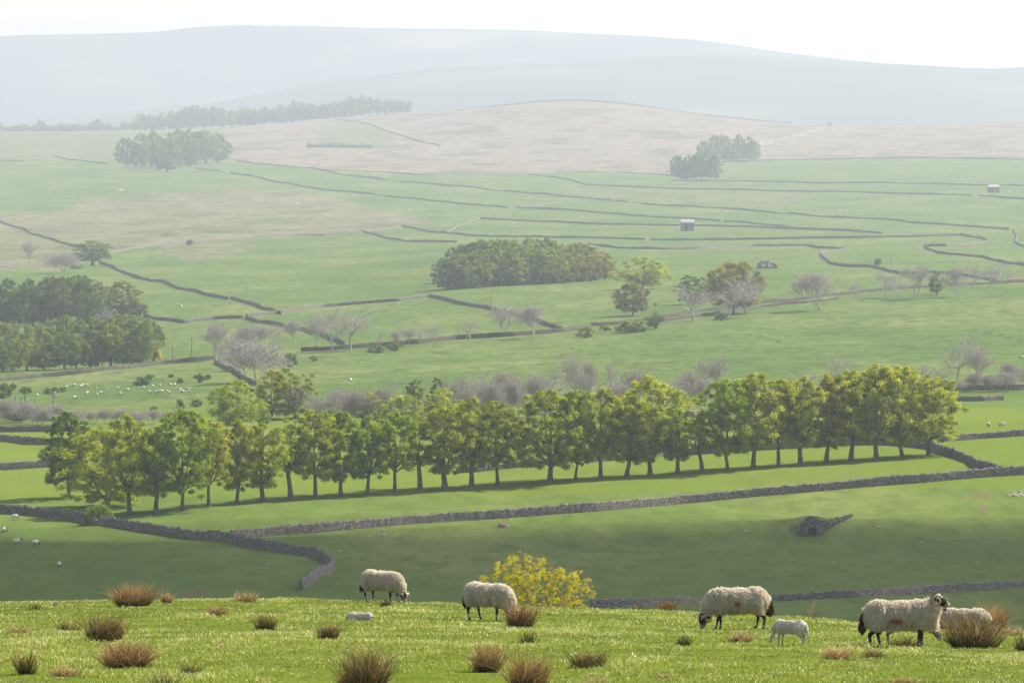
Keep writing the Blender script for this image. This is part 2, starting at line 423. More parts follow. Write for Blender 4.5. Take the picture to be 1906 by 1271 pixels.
# ================================================================ cloud that shades the near slope
def cloud_mat():
    m, nt, out = new_mat('cloud_vapour')
    tc = N(nt, 'ShaderNodeTexCoord'); d = N(nt, 'ShaderNodeBsdfDiffuse'); d.inputs[0].default_value = (.9, .9, .9, 1)
    t = N(nt, 'ShaderNodeBsdfTransparent'); mx = N(nt, 'ShaderNodeMixShader')
    ln = N(nt, 'ShaderNodeVectorMath'); ln.operation = 'LENGTH'; nt.links.new(tc.outputs['Object'], ln.inputs[0])
    n = noise(nt, 2.3, 5, tc.outputs['Object'], .6)
    r = math_n(nt, 'ADD', ln.outputs['Value'], math_n(nt, 'MULTIPLY', math_n(nt, 'SUBTRACT', n.outputs[0], .5), .40))
    mr = N(nt, 'ShaderNodeMapRange'); mr.inputs['From Min'].default_value = .98; mr.inputs['From Max'].default_value = .74
    mr.inputs['To Max'].default_value = .97; nt.links.new(r, mr.inputs['Value'])
    nt.links.new(mr.outputs[0], mx.inputs[0]); nt.links.new(t.outputs[0], mx.inputs[1]); nt.links.new(d.outputs[0], mx.inputs[2]); nt.links.new(mx.outputs[0], out.inputs[0])
    return m
def build_cloud():
    cx, cyy, rx, ry = 10.0, 688.0, 340.0, 138.0
    k = 620.0
    c = Vector((cx, cyy, 35)) + SUNV * k / SUNV.z
    nu, nv = 72, 24
    th, ph = np.meshgrid(np.linspace(0, 2 * np.pi, nu, endpoint=False), np.linspace(-np.pi / 2, np.pi / 2, nv))
    x, y, z = np.cos(ph) * np.cos(th), np.cos(ph) * np.sin(th), np.sin(ph)
    r = 1 + .10 * fbm(x * 2.3 + 5, y * 2.3 + z * 2, 41, 4)
    V = np.stack([x * r, y * r, z * r * np.where(z > 0, 1.0, .4)], -1).reshape(-1, 3)
    i = np.arange(nv - 1)[:, None] * nu; j = np.arange(nu)[None]; j2 = (j + 1) % nu
    Fc = np.stack([i + j, i + j2, i + nu + j2, i + nu + j], -1).reshape(-1, 4)
    o = obj('cloud', mesh_np('cloud', V, Fc, [cloud_mat()], smooth=True), None, c, R(11), (rx, ry, 30.0))
    tag(o, None, None, None, 'structure')
build_cloud()
# ================================================================ dry stone walls
def stone_mat():
    m, nt, out = new_mat('limestone_walling')
    b = N(nt, 'ShaderNodeBsdfPrincipled'); b.inputs['Roughness'].default_value = .95; b.inputs['Specular IOR Level'].default_value = .1
    nt.links.new(b.outputs[0], out.inputs[0])
    g = N(nt, 'ShaderNodeNewGeometry')
    mp = N(nt, 'ShaderNodeMapping'); mp.inputs['Scale'].default_value = (3.6, 3.6, 7.5); nt.links.new(g.outputs['Position'], mp.inputs[0])
    vo = N(nt, 'ShaderNodeTexVoronoi'); vo.inputs['Scale'].default_value = 1.0; nt.links.new(mp.outputs[0], vo.inputs['Vector'])
    sv = N(nt, 'ShaderNodeSeparateColor'); nt.links.new(vo.outputs['Color'], sv.inputs[0])
    c = ramp(nt, sv.outputs[0], [(0, (.12, .11, .11)), (.55, (.21, .19, .185)), (.85, (.31, .285, .26)), (1, (.52, .48, .42))]).outputs[0]
    cr = ramp(nt, vo.outputs['Distance'], [(.38, (1, 1, 1)), (.62, (.45, .45, .45))]).outputs[0]
    c = mixc(nt, 1.0, c, cr, 'MULTIPLY')
    nb = noise(nt, .35, 4, g.outputs['Position'])
    c = mixc(nt, math_n(nt, 'MULTIPLY', nb.outputs[0], .35), c, (.22, .20, .15))
    nt.links.new(c, b.inputs['Base Color'])
    bp = N(nt, 'ShaderNodeBump'); bp.inputs['Strength'].default_value = .9; bp.inputs['Distance'].default_value = .12; bp.invert = True
    nt.links.new(vo.outputs['Distance'], bp.inputs['Height']); nt.links.new(bp.outputs[0], b.inputs['Normal'])
    return m
M_STONE = stone_mat()
M_SHADED_STONE = simple('shade_painted_stone', (.045, .05, .03), .95, (.11, .095, .075), .5)  # darker walling, shade painted into the stone colour of the lane walls
def wall(pts, label, h=1.5, w=.75, dmin=None, group=None, ruin=0.0):
    P = [at(x, y, dmin) for x, y in pts]
    P = np.array([[p.x, p.y] for p in P])
    seg = np.hypot(*np.diff(P, axis=0).T); s = np.concatenate([[0], np.cumsum(seg)])
    Dm = P[:, 1].mean(); step = max(.45, Dm / 1500.0)
    n = max(3, int(s[-1] / step)); q = np.linspace(0, s[-1], n)
    # smoothed path
    X = np.interp(q, s, P[:, 0]); Y = np.interp(q, s, P[:, 1])
    k = max(1, int(5.0 / step)) | 1
    if n > 3 * k and k > 1:
        ker = np.ones(k) / k
        Xs = np.convolve(np.pad(X, k // 2, 'edge'), ker, 'valid'); Ys = np.convolve(np.pad(Y, k // 2, 'edge'), ker, 'valid')
        X[k:-k], Y[k:-k] = Xs[k:-k], Ys[k:-k]
    T = np.stack([np.gradient(X), np.gradient(Y)], 1); T /= np.linalg.norm(T, axis=1)[:, None] + 1e-9
    Nn = np.stack([-T[:, 1], T[:, 0]], 1)
    rng = np.random.default_rng(abs(int(pts[0][0] * 7 + pts[0][1])))
    g = gz(X, Y)
    h = h * (.9 if Dm < 1400 else .8)
    hh = h * (1 + .10 * vnoise(q / 9.0, q * 0 + 3, 51) + .05 * rng.normal(size=n))
    if ruin: hh = hh * np.clip(1 - ruin * (0.5 + 0.9 * vnoise(q / 5.0, q * 0, 52)), .15, 1)
    prof = [(-.5, -.5), (-.42, .45), (-.34, .90), (-.10, 1.0), (.12, 1.0), (.34, .90), (.42, .45), (.5, -.5)]
    V = np.zeros((n, len(prof), 3))
    for i, (a, b) in enumerate(prof):
        jo = rng.normal(size=n) * .03 * (b > 0)
        V[:, i, 0] = X + Nn[:, 0] * (a * w + jo); V[:, i, 1] = Y + Nn[:, 1] * (a * w + jo)
        V[:, i, 2] = g + np.where(b > 0, hh * b + (rng.normal(size=n) * (.07 if b > .95 else .03)), -.5)
    m = len(prof); i = np.arange(n - 1)[:, None] * m; j = np.arange(m - 1)[None]
    Fc = np.stack([i + j, i + j + 1, i + m + j + 1, i + m + j], -1).reshape(-1, 4)
    caps = [[0, 1, 6, 7], [1, 2, 5, 6], [2, 3, 4, 5]]; e = (n - 1) * m
    Fc = np.vstack([Fc, np.array(caps), np.array(caps)[:, ::-1] + e])
    o = obj('dry_stone_dyke', mesh_np('dry_stone_dyke', V.reshape(-1, 3), Fc, [M_SHADED_STONE if ('lane' in label or 'hedge' in label) and 'dropping' not in label and 'enclosure' not in label else M_STONE]))
    return tag(o, label, 'wall', 'dry stone walls dividing the fields')
WALLS = [
 ([(0, 955), (60, 959), (100, 964), (158, 972), (201, 978), (302, 994), (369, 1005), (470, 1019), (520, 1026), (571, 1034), (604, 1044), (621, 1057), (612, 1068), (577, 1088), (560, 1098)], 'near grey wall crossing the lower left field and hooking round behind the grassy brow', 1.6),
 ([(430, 1003), (500, 997), (600, 990), (680, 982), (769, 974), (850, 969), (937, 964), (1102, 952), (1270, 937), (1390, 925), (1549, 911), (1726, 897), (1790, 891), (1850, 886), (1906, 883), (1990, 876)], 'long grey wall running right below the avenue of trees', 1.6),
 ([(1735, 836), (1745, 842), (1780, 852), (1808, 862), (1815, 870), (1845, 876), (1868, 884)], 'short curving wall from the right end of the tree row down to the long wall', 1.6),
 ([(1230, 848), (1300, 846), (1450, 836), (1600, 828), (1650, 828), (1690, 831), (1735, 836)], 'wall seen between the trunks behind the right half of the tree row', 1.6),
 ([(-60, 878), (0, 875), (50, 872), (93, 869), (140, 866)], 'wall at the left edge, lowest of three reaching the first tree', 1.6),
 ([(-60, 815), (0, 821), (50, 827), (92, 827), (140, 828)], 'dark wall at the left edge, middle of three behind the first tree', 1.6),
 ([(-60, 803), (0, 804), (97, 803), (160, 803)], 'pale topped wall at the left edge, highest of three behind the first tree', 1.4),
 ([(1100, 1131), (1180, 1128), (1262, 1124), (1326, 1121), (1436, 1118), (1585, 1112), (1726, 1103), (1906, 1093), (1990, 1088)], 'dark wall just behind the brow with the sheep at lower right', 1.15, 560),
 ([(1742, 727), (1800, 727), (1906, 725), (1980, 724)], 'grey wall below the bare trees at the right edge', 1.6),
 ([(1752, 748), (1790, 747), (1830, 747), (1866, 745)], 'short length of tumbled wall right of the tree row, paler than the others', 1.3),
 ([(1755, 822), (1830, 816), (1906, 811), (1980, 806)], 'low wall across the right hand field level with the trunks', 1.3),
 ([(850, 880), (890, 878), (945, 872), (985, 868), (1010, 868)], 'pale broken wall seen through the middle trunks of the row', 1.2),
 ([(1090, 862), (1140, 857), (1180, 855), (1235, 849)], 'wall in the gap behind the trees right of the middle', 1.4),
 ([(1215, 778), (1290, 775), (1306, 773)], 'scrap of wall in the gap between the two halves of the row', 1.4),
 ([(-60, 395), (0, 413), (50, 430), (100, 447), (147, 462)], 'dark wall sloping down from the left edge to the lone round tree', 1.7),
 ([(185, 489), (250, 515), (320, 532), (380, 549), (424, 558)], 'dark wall running downhill right from the lone round tree', 1.7),
 ([(430, 557), (470, 567), (500, 578), (522, 585)], 'continuation of the downhill wall below its gateway', 1.7),
 ([(268, 588), (300, 596), (342, 602), (375, 597), (400, 594), (452, 592)], 'sagging wall from the brown wood to a corner in the left valley', 1.6),
 ([(457, 593), (520, 606), (570, 616), (600, 623), (640, 642)], 'dark wall running down behind the bare trees at left centre', 1.7),
 ([(460, 590), (520, 583), (600, 572), (680, 565), (740, 561), (800, 553)], 'thin wall climbing right towards the wooded knoll', 1.5),
 ([(800, 553), (825, 557), (850, 565), (900, 573), (960, 587), (1010, 602), (1045, 615)], 'dark wall curving down from the foot of the wooded knoll', 1.7),
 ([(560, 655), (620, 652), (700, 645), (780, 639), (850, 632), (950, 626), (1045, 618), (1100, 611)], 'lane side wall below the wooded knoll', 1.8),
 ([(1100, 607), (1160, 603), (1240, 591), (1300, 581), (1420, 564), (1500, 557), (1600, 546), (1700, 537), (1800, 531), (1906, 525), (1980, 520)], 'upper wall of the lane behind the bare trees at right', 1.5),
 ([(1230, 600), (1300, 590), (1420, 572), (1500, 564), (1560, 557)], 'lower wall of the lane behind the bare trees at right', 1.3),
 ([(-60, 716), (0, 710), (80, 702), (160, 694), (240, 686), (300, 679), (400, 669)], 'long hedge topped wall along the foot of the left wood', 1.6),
 ([(400, 676), (430, 690), (455, 707), (475, 717)], 'short wall dropping from the lane to the grey bare thicket', 1.6),
 ([(-60, 500), (0, 493), (60, 490), (130, 486)], 'faint wall at the left edge under the small bare tree', 1.3),
 ([(200, 471), (250, 463), (300, 456), (380, 449), (460, 443), (550, 438), (600, 439), (671, 434), (715, 428), (748, 421)], 'pale thin wall along the foot of the rough tan hillside', 1.3),
 ([(671, 432), (700, 438), (720, 445), (760, 451), (850, 452)], 'dark wall curving right towards the wooded knoll from the tan hillside', 1.7),
 ([(748, 421), (800, 433), (870, 439), (953, 442), (1000, 442), (1100, 444), (1200, 447)], 'dark wall passing just above the wooded knoll', 1.7),
 ([(1210, 448), (1300, 447), (1400, 446), (1500, 444), (1600, 443), (1700, 441), (1790, 438), (1825, 444), (1840, 450)], 'dark wall below the single barn running to the right hand bend', 1.7),
 ([(1840, 450), (1800, 457), (1760, 458), (1720, 459), (1728, 465), (1745, 472), (1800, 477), (1830, 480), (1870, 490), (1906, 494), (1980, 498)], 'hairpin wall bending back under itself near the right edge', 1.7),
 ([(1095, 455), (1150, 463), (1240, 465), (1300, 463), (1400, 459), (1500, 458), (1530, 462), (1572, 466)], 'dark wall leading right from the knoll to the small enclosure', 1.7),
 ([(1572, 467), (1545, 469), (1526, 473), (1535, 483), (1550, 493), (1575, 497), (1620, 497), (1650, 505), (1680, 511), (1730, 509), (1765, 511), (1800, 515), (1830, 520), (1855, 526)], 'hooked wall of the small enclosure above the right hand lane', 1.7),
 ([(830, 434), (850, 423), (872, 414), (895, 408)], 'pale cross wall linking two dark walls left of centre', 1.3),
 ([(895, 408), (953, 411), (1050, 415), (1150, 419), (1265, 421)], 'dark wall ending at the single barn from the left', 1.7),
 ([(1292, 421), (1400, 423), (1500, 427), (1600, 432), (1640, 435)], 'dark wall leading away from the single barn to the right', 1.7),
 ([(960, 387), (1050, 391), (1130, 398), (1200, 404), (1340, 412)], 'dark wall slanting above the single barn', 1.7),
 ([(1348, 413), (1400, 417), (1450, 421), (1510, 428), (1560, 430)], 'short dark wall up and right of the single barn', 1.6),
 ([(960, 388), (1000, 384), (1050, 381), (1100, 378), (1150, 375)], 'pale cross wall in the middle fields', 1.3),
 ([(440, 300), (500, 307), (590, 316), (650, 328), (760, 340), (860, 348), (953, 357), (1020, 362), (1090, 370), (1136, 374)], 'long dark wall falling right from the upper left clump of trees', 1.7),
 ([(1150, 375), (1300, 387), (1400, 393), (1500, 401), (1600, 408), (1700, 416), (1800, 422), (1878, 428)], 'long dark wall slanting across the right hand fields to the edge', 1.7),
 ([(428, 323), (490, 333), (545, 344), (600, 354), (700, 364), (800, 374), (880, 382), (945, 388)], 'dark wall bounding the top of the rough tan hillside field', 1.8),
 ([(595, 317), (700, 321), (820, 329), (880, 329), (953, 326), (1030, 322), (1100, 321), (1200, 324), (1250, 328)], 'pale wall along the edge of the tan moor', 1.4),
 ([(985, 326), (1010, 328), (1060, 335), (1090, 345), (1200, 350), (1400, 355), (1600, 359), (1700, 362), (1808, 365)], 'dark wall below the lower of the two round tree clumps', 1.8),
 ([(1250, 337), (1340, 339), (1500, 341), (1600, 341), (1700, 343), (1800, 345), (1906, 347), (1980, 348)], 'dark wall from the lower round clump to the far barn', 1.8),
 ([(1345, 303), (1420, 300), (1500, 298), (1600, 296), (1750, 295), (1906, 298), (1980, 299)], 'highest dark wall, between the green fields and the right hand moor', 1.9),
 ([(1822, 365), (1860, 368), (1906, 371), (1980, 374)], 'stub of dark wall just below the far barn', 1.7),
 ([(100, 291), (150, 300), (200, 307)], 'dark wall left of the upper left clump of trees', 1.8),
 ([(-60, 302), (0, 300), (45, 301), (52, 297), (95, 290)], 'pale lit wall at the left edge below the ridge', 1.4),
 ([(362, 314), (390, 318), (418, 322)], 'stub of dark wall right of the upper left clump of trees', 1.8),
 ([(625, 224), (650, 226), (690, 232), (715, 243), (740, 251), (780, 263), (820, 273)], 'thin dark wall winding over the moor beside the little conifers', 1.9),
 ([(1886, 428), (1893, 445), (1889, 452), (1906, 460)], 'pale crooked wall at the right edge below the far barn', 1.5),
]
for w_ in WALLS:
    wall(w_[0], w_[1], w_[2], dmin=w_[3] if len(w_) > 3 else None)
# wall along the skyline of the moor
def skyline_wall():
    us = np.arange(850, 1475, 1.2); D = 8480.0; X = (us - CX) / F * D; g = gz(X, X * 0 + D)
    rng = np.random.default_rng(5); V = []
    hh = np.interp(us, [850, 1000, 1100, 1300, 1470], [1.0, 1.5, 2.0, 1.5, .8]) * (1 + .12 * rng.normal(size=len(us)))
    for a, b in ((-.8, -1), (-.5, 1), (.5, 1), (.8, -1)):
        V.append(np.stack([X, X * 0 + D + a, g + np.where(b > 0, hh, -.6)], 1))
    V = np.stack(V, 1); n = len(us); i = np.arange(n - 1)[:, None] * 4; j = np.arange(3)[None]
    Fc = np.stack([i + j, i + j + 1, i + 4 + j + 1, i + 4 + j], -1).reshape(-1, 4)
    Fc = np.vstack([Fc, [[0, 1, 2, 3], [n * 4 - 1, n * 4 - 2, n * 4 - 3, n * 4 - 4]]])
    tag(obj('dry_stone_wall', mesh_np('dry_stone_wall', V.reshape(-1, 3), Fc, [M_STONE])), 'thin wall following the skyline of the rounded moor hill', 'wall', 'dry stone walls dividing the fields')
skyline_wall()
# ================================================================ trees
def bark(name, c1, c2):
    return simple(name, c1, .95, c2, 1.2, .1, 'Object', .4, 6)
M_BARK = bark('grey_bark', (.085, .07, .06), (.17, .15, .13))
M_TWIG = bark('bare_twigs', (.34, .31, .285), (.48, .45, .41))
M_LEAF = leafy('spring_leaves', (.075, .13, .02), (.43, .46, .05), .44, True, .5, (1.5, 1.4, .5))
M_WLEAF = leafy('woodland_leaves', (.055, .10, .030), (.32, .37, .08), .42, True, .4, (1.2, 1.2, .7))
M_CONIFER = leafy('conifer_needles', (.018, .035, .016), (.035, .06, .025), .1)
def leaf_cloud(C, Rc, nper, size, rng, up=.35, flat=.7):
    """diamond leaves spread over clump shells"""
    k = len(C); n = k * nper
    c = np.repeat(C, nper, 0); r = np.repeat(Rc, nper)
    d = rng.normal(size=(n, 3)); d /= np.linalg.norm(d, axis=1)[:, None]
    rad = r * np.clip(.62 + .34 * rng.normal(size=n), .05, 1.9)
    p = c + d * rad[:, None] * np.array([1, 1, flat])
    nr = d * 1.1 + rng.normal(size=(n, 3)) * .5 + np.array([0, 0, up]); nr /= np.linalg.norm(nr, axis=1)[:, None]
    a = np.cross(nr, rng.normal(size=(n, 3))); a /= np.linalg.norm(a, axis=1)[:, None] + 1e-9
    b = np.cross(nr, a); s = (size * rng.uniform(.6, 1.35, n))[:, None]
    V = np.stack([p + a * s, p + b * s * .62, p - a * s, p - b * s * .62], 1).reshape(-1, 3)
    Fc = np.arange(n * 4).reshape(-1, 4)
    return V, Fc
def make_broadleaf(seed, H=16.0, W=5.6, clear=.16, ncl=95, nper=105, size=.20, shape='tall', lean=0.0, droop=.25, rc=(.6, 1.15), leaf=None):
    rng = np.random.default_rng(seed)
    n = 0; C = []
    zc, rz_ = (H * (.5 + clear / 2 + .02), H * (1 - clear) / 2)
    lob = rng.uniform(0, 6.28, 3)
    while len(C) < ncl:
        z = rng.uniform(-1, 1); az = rng.uniform(0, 6.283); r = rng.uniform(.08, 1) ** .5
        if shape == 'tall': w = (1 - max(0, z) ** 2.4) ** .5 if z > 0 else (1 - .28 * abs(z) ** 1.5)
        elif shape == 'vase': w = (1 - max(0, z) ** 2.4) ** .5 if z > 0 else (1 - .62 * abs(z) ** 1.1)
        else: w = (1 - max(0, (z + .35) / 1.35) ** 2) ** .5 if z > -.35 else (1 - .5 * ((-.35 - z) / .65) ** 2)
        w *= W * (1 + .13 * math.sin(3 * az + lob[0] + 2 * z) + .07 * math.sin(5 * az + lob[1] - 3 * z))
        if rng.random() > .35 + .65 * w / W: continue
        zz = zc + z * rz_ * .95
        p = np.array([math.cos(az) * r * w, math.sin(az) * r * w, zz]) + rng.normal(size=3) * .25
        p[0] += lean * (zz - H * clear) * .35
        C.append(p)
    C = np.array(C); Rc = rng.uniform(*rc, ncl) * (1 - .25 * np.clip((C[:, 2] - zc) / rz_, 0, 1))
    V, Fc = leaf_cloud(C, Rc, nper, size, rng)
    crown = mesh_np('crown', V, Fc, [leaf or M_LEAF])
    # trunk and limbs
    mb = MB(); tr = .026 * H * rng.uniform(.85, 1.2)
    fork = H * (clear + rng.uniform(.0, .06)); bend = rng.normal(0, .25, 2)
    base = np.array([[0, 0, -.4], [0, 0, .25], [bend[0] * .3, bend[1] * .3, fork * .5], [bend[0] + lean * .2, bend[1], fork]])
    mb.tube(base, [tr * 1.9, tr * 1.15, tr * .85, tr * .8], 8)
    f0 = base[-1]; nl = rng.integers(5, 8); az0 = rng.uniform(0, 6.28)
    top = np.array([lean * H * .25, 0, H * .80])
    mid = (f0 + top) / 2 + rng.normal(0, .3, 3)
    limbs = [(f0, mid, top, tr * .72)]
    for i in range(nl):
        az = az0 + i * 6.283 / nl + rng.normal(0, .25); out = W * rng.uniform(.55, .8)
        s = f0 + (mid - f0) * rng.uniform(0, .35) * (i % 2)
        e = np.array([math.cos(az) * out + lean * H * .15, math.sin(az) * out, H * rng.uniform(.5, .78)])
        m_ = s * .5 + e * .5 + np.array([math.cos(az) * .35, math.sin(az) * .35, -.5])
        limbs.append((s, m_, e, tr * rng.uniform(.38, .6)))
    pts = []
    for s, m_, e, r0 in limbs:
        t = np.linspace(0, 1, 7)[:, None]; P = (1 - t) ** 2 * s + 2 * t * (1 - t) * m_ + t * t * e
        P[1:-1] += rng.normal(0, .10, (5, 3)); mb.tube(P, np.linspace(r0, r0 * .22, 7), 5, False)
        for q in range(1, 7): pts.append((P[q], r0 * (1 - .78 * q / 6)))
    PP = np.array([p for p, _ in pts]); PR = np.array([r for _, r in pts])
    for c in C[::1]:
        dd = np.linalg.norm(PP - c, axis=1) + np.maximum(0, PP[:, 2] - c[2] + droop) * 1.5
        j = int(dd.argmin()); s = PP[j]; m_ = (s + c) / 2 + np.array([0, 0, .15]) + rng.normal(0, .15, 3)
        mb.tube(np.array([s, m_, c]), [min(PR[j] * .55, .09), .05, .018], 3, False)
    trunk = mb.me('trunk', [M_BARK], smooth=True)
    return trunk, crown, H
def make_bare(seed, H=14.0, spread=.55, levels=5, stems=1, thick=1.0, twig=.02):
    rng = np.random.default_rng(seed); T = MB(); Cn = MB()
    def grow(p, d, L, r, lv, mb):
        n = 4; P = [p]; dd = d.copy()
        for i in range(n):
            dd = dd + rng.normal(0, .10 + .04 * (levels - lv), 3) + np.array([0, 0, .05]); dd /= np.linalg.norm(dd)
            P.append(P[-1] + dd * L / n)
        P = np.array(P); re = max(r * .55, twig)
        mb.tube(P, np.linspace(r, re, n + 1), 6 if lv >= levels - 1 else (4 if lv > 1 else 3), False)
        if lv == 0: return
        k = {4: 7, 3: 5, 2: 5, 1: 4}.get(lv, 4)
        for i in range(k):
            f = rng.uniform(.35, 1.0) if i < k - 1 else 1.0
            if lv == levels: f = rng.uniform(.55, 1.0) if i < k - 1 else 1.0
            q = P[0] + 0; idx = f * n; a = int(min(idx, n - 1)); q = P[a] + (P[a + 1] - P[a]) * (idx - a)
            ax = np.cross(dd, rng.normal(size=3)); ax /= np.linalg.norm(ax)
            ang = rng.uniform(.35, .95) * spread / .55 if i < k - 1 else rng.uniform(.05, .3)
            nd = dd * math.cos(ang) + ax * math.sin(ang); nd[2] += .12; nd /= np.linalg.norm(nd)
            grow(q, nd, L * rng.uniform(.52, .78), max(r * .55 * rng.uniform(.6, 1), twig), lv - 1, Cn)
    for s in range(stems):
        o = rng.normal(0, .35, 3) * (stems > 1); o[2] = -.3
        d = np.array([o[0] * .5, o[1] * .5, 1.0]); d /= np.linalg.norm(d)
        grow(o, d, H * .36, H * .016 * thick / max(1, stems * .6), levels, T)
    tm = T.me('trunk', [M_TWIG], True); cm = Cn.me('crown', [M_TWIG], True)
    co = np.empty(len(cm.vertices) * 3, np.float32); cm.vertices.foreach_get('co', co)
    return tm, cm, float(co[2::3].max())
def make_conifer(seed, H=8.0, W=1.9):
    rng = np.random.default_rng(seed); C = []; Rc = []
    for z in np.linspace(.08, .97, 16):
        w = W * (1 - z) ** .85
        for k in range(max(1, int(9 * (1 - z)))):
            a = rng.uniform(0, 6.28); C.append([math.cos(a) * w * .7, math.sin(a) * w * .7, z * H]); Rc.append(max(.22, w * .5))
    V, Fc = leaf_cloud(np.array(C), np.array(Rc), 55, .14, rng, .1, .6)
    mb = MB(); mb.tube(np.array([[0, 0, -.3], [0, 0, H * .5], [0, 0, H * .97]]), [.16, .1, .03], 6)
    return mb.me('trunk', [M_BARK], True), mesh_np('crown', V, Fc, [M_CONIFER]), H
def make_bush(seed, H=3.0, W=2.2):
    rng = np.random.default_rng(seed); C = []
    while len(C) < 26:
        d = rng.normal(size=3); d /= np.linalg.norm(d); d[2] = abs(d[2]); r = rng.uniform(.3, 1) ** .5
        C.append([d[0] * W * r * .8, d[1] * W * r * .8, .35 + d[2] * r * (H - .8)])
    C = np.array(C); V, Fc = leaf_cloud(C, rng.uniform(.4, .75, len(C)), 90, .14, rng)
    mb = MB()
    for c in C[:14]: mb.tube(np.array([[0, 0, -.2], c * [.4, .4, .5], c]), [.07, .05, .02], 3, False)
    return mb.me('stem', [M_BARK]), mesh_np('crown', V, Fc, [M_WLEAF]), H
LIB = {}
for i in range(8):
    LIB['row%d' % i] = make_broadleaf(100 + i, 16, [5.0, 5.6, 4.6, 5.9, 4.8, 5.4, 5.2, 6.2][i], [.15, .18, .2, .13, .22, .16, .19, .14][i], [150, 165, 130, 180, 140, 155, 150, 190][i], 190, .155, ['tall', 'tall', 'vase', 'tall', 'tall', 'vase', 'tall', 'tall'][i])
LIB['rowend'] = make_broadleaf(140, 16, 5.2, .14, 165, 165, .15, 'tall', .22)
LIB['thin'] = make_broadleaf(141, 15, 2.6, .3, 50, 80, .18, 'tall')
LIB['low'] = make_broadleaf(142, 15, 6.2, .03, 230, 165, .15, 'tall')
for i in range(5):
    LIB['wood%d' % i] = make_broadleaf(200 + i, 16, [4.4, 5.0, 3.9, 5.4, 4.6][i], [.08, .05, .12, .04, .1][i], 95, 130, .23, 'tall', rc=(.8, 1.5), leaf=M_WLEAF)
for i in range(4):
    LIB['round%d' % i] = make_broadleaf(220 + i, 12, 7.2, .10, 120, 140, .21, 'dome', rc=(.9, 1.5), leaf=M_WLEAF if i else None)
for i in range(5):
    LIB['bare%d' % i] = make_bare(300 + i, 14, [.55, .62, .5, .6, .7][i], 4, [1, 1, 2, 3, 1][i])
LIB['thicket0'] = make_bare(310, 10, .75, 4, 4, .8)
LIB['conifer0'] = make_conifer(320); LIB['conifer1'] = make_conifer(321, 8, 1.5)
for i in range(3): LIB['bush%d' % i] = make_bush(330 + i)
WIDTH = {}
for k_, (t_, c_, h_) in LIB.items():
    co_ = np.empty(len(c_.vertices) * 3, np.float32); c_.vertices.foreach_get('co', co_)
    WIDTH[k_] = float(np.percentile(co_[0::3], 99) - np.percentile(co_[0::3], 1))
PROTO = {}
def put_tree(kind, p, hm, wm, label, cat='tree', group=None, name='broadleaf_tree', col=(1, 1, 1), rz=None):
    rnd = random.Random(int(p.x * 13 + p.y * 7)); rz = rnd.uniform(0, 6.28) if rz is None else rz
    tm, cm, H = LIB[kind]; sz = hm / H; sx = (wm / WIDTH[kind]) if wm else sz
    if kind in PROTO:
        r0, kids = PROTO[kind]
        r = r0.copy(); COL.objects.link(r); r.name = name
        ks = []
        for c in kids:
            q = c.copy(); COL.objects.link(q); q.parent = r; ks.append(q)
    else:
        r = empty(name, (0, 0, 0)); ks = [obj('stem' if kind.startswith('bush') else 'trunk', tm, r), obj('crown', cm, r)]
        PROTO[kind] = (r, ks); r['label'] = ''
    for a_ in ('group',):
        if a_ in r: del r[a_]
    r.location = p; r.rotation_euler = (0, 0, rz); r.scale = (sx, sx, sz)
    ks[1].color = (*col, 1)
    return tag(r, label, cat, group)
def tree(kind, px, py, top, wpx, label, col=(1, 1, 1), name='broadleaf_tree', cat='tree', group=None, dmin=None, rz=None):
    p = at(px, py, dmin); s = p.y / F
    return put_tree(kind, p, (py - top) * s, wpx * s if wpx else None, label, cat, group, name, col, rz)
GREEN, YEL, BROWN, DARK, PALE, TAN = (.88, 1.08, .9), (1.32, 1.3, .85), (1.08, 1.06, .85), (.55, .75, .65), (1.3, 1.35, 1.1), (1.2, 1.08, .92)
MIDG = (1.15, 1.18, .9)
ORD = ['first', 'second', 'third', 'fourth', 'fifth', 'sixth', 'seventh', 'eighth', 'ninth', 'tenth', 'eleventh', 'twelfth', 'thirteenth', 'fourteenth', 'fifteenth', 'sixteenth', 'seventeenth', 'eighteenth', 'nineteenth', 'twentieth']
def ordn(i):
    if i < 20: return ORD[i]
    t = ['twenty', 'thirty', 'forty'][(i + 1) // 10 - 2]; u = (i + 1) % 10
    return {'twenty': 'twentieth', 'thirty': 'thirtieth', 'forty': 'fortieth'}[t] if u == 0 else t + ' ' + ORD[u - 1]
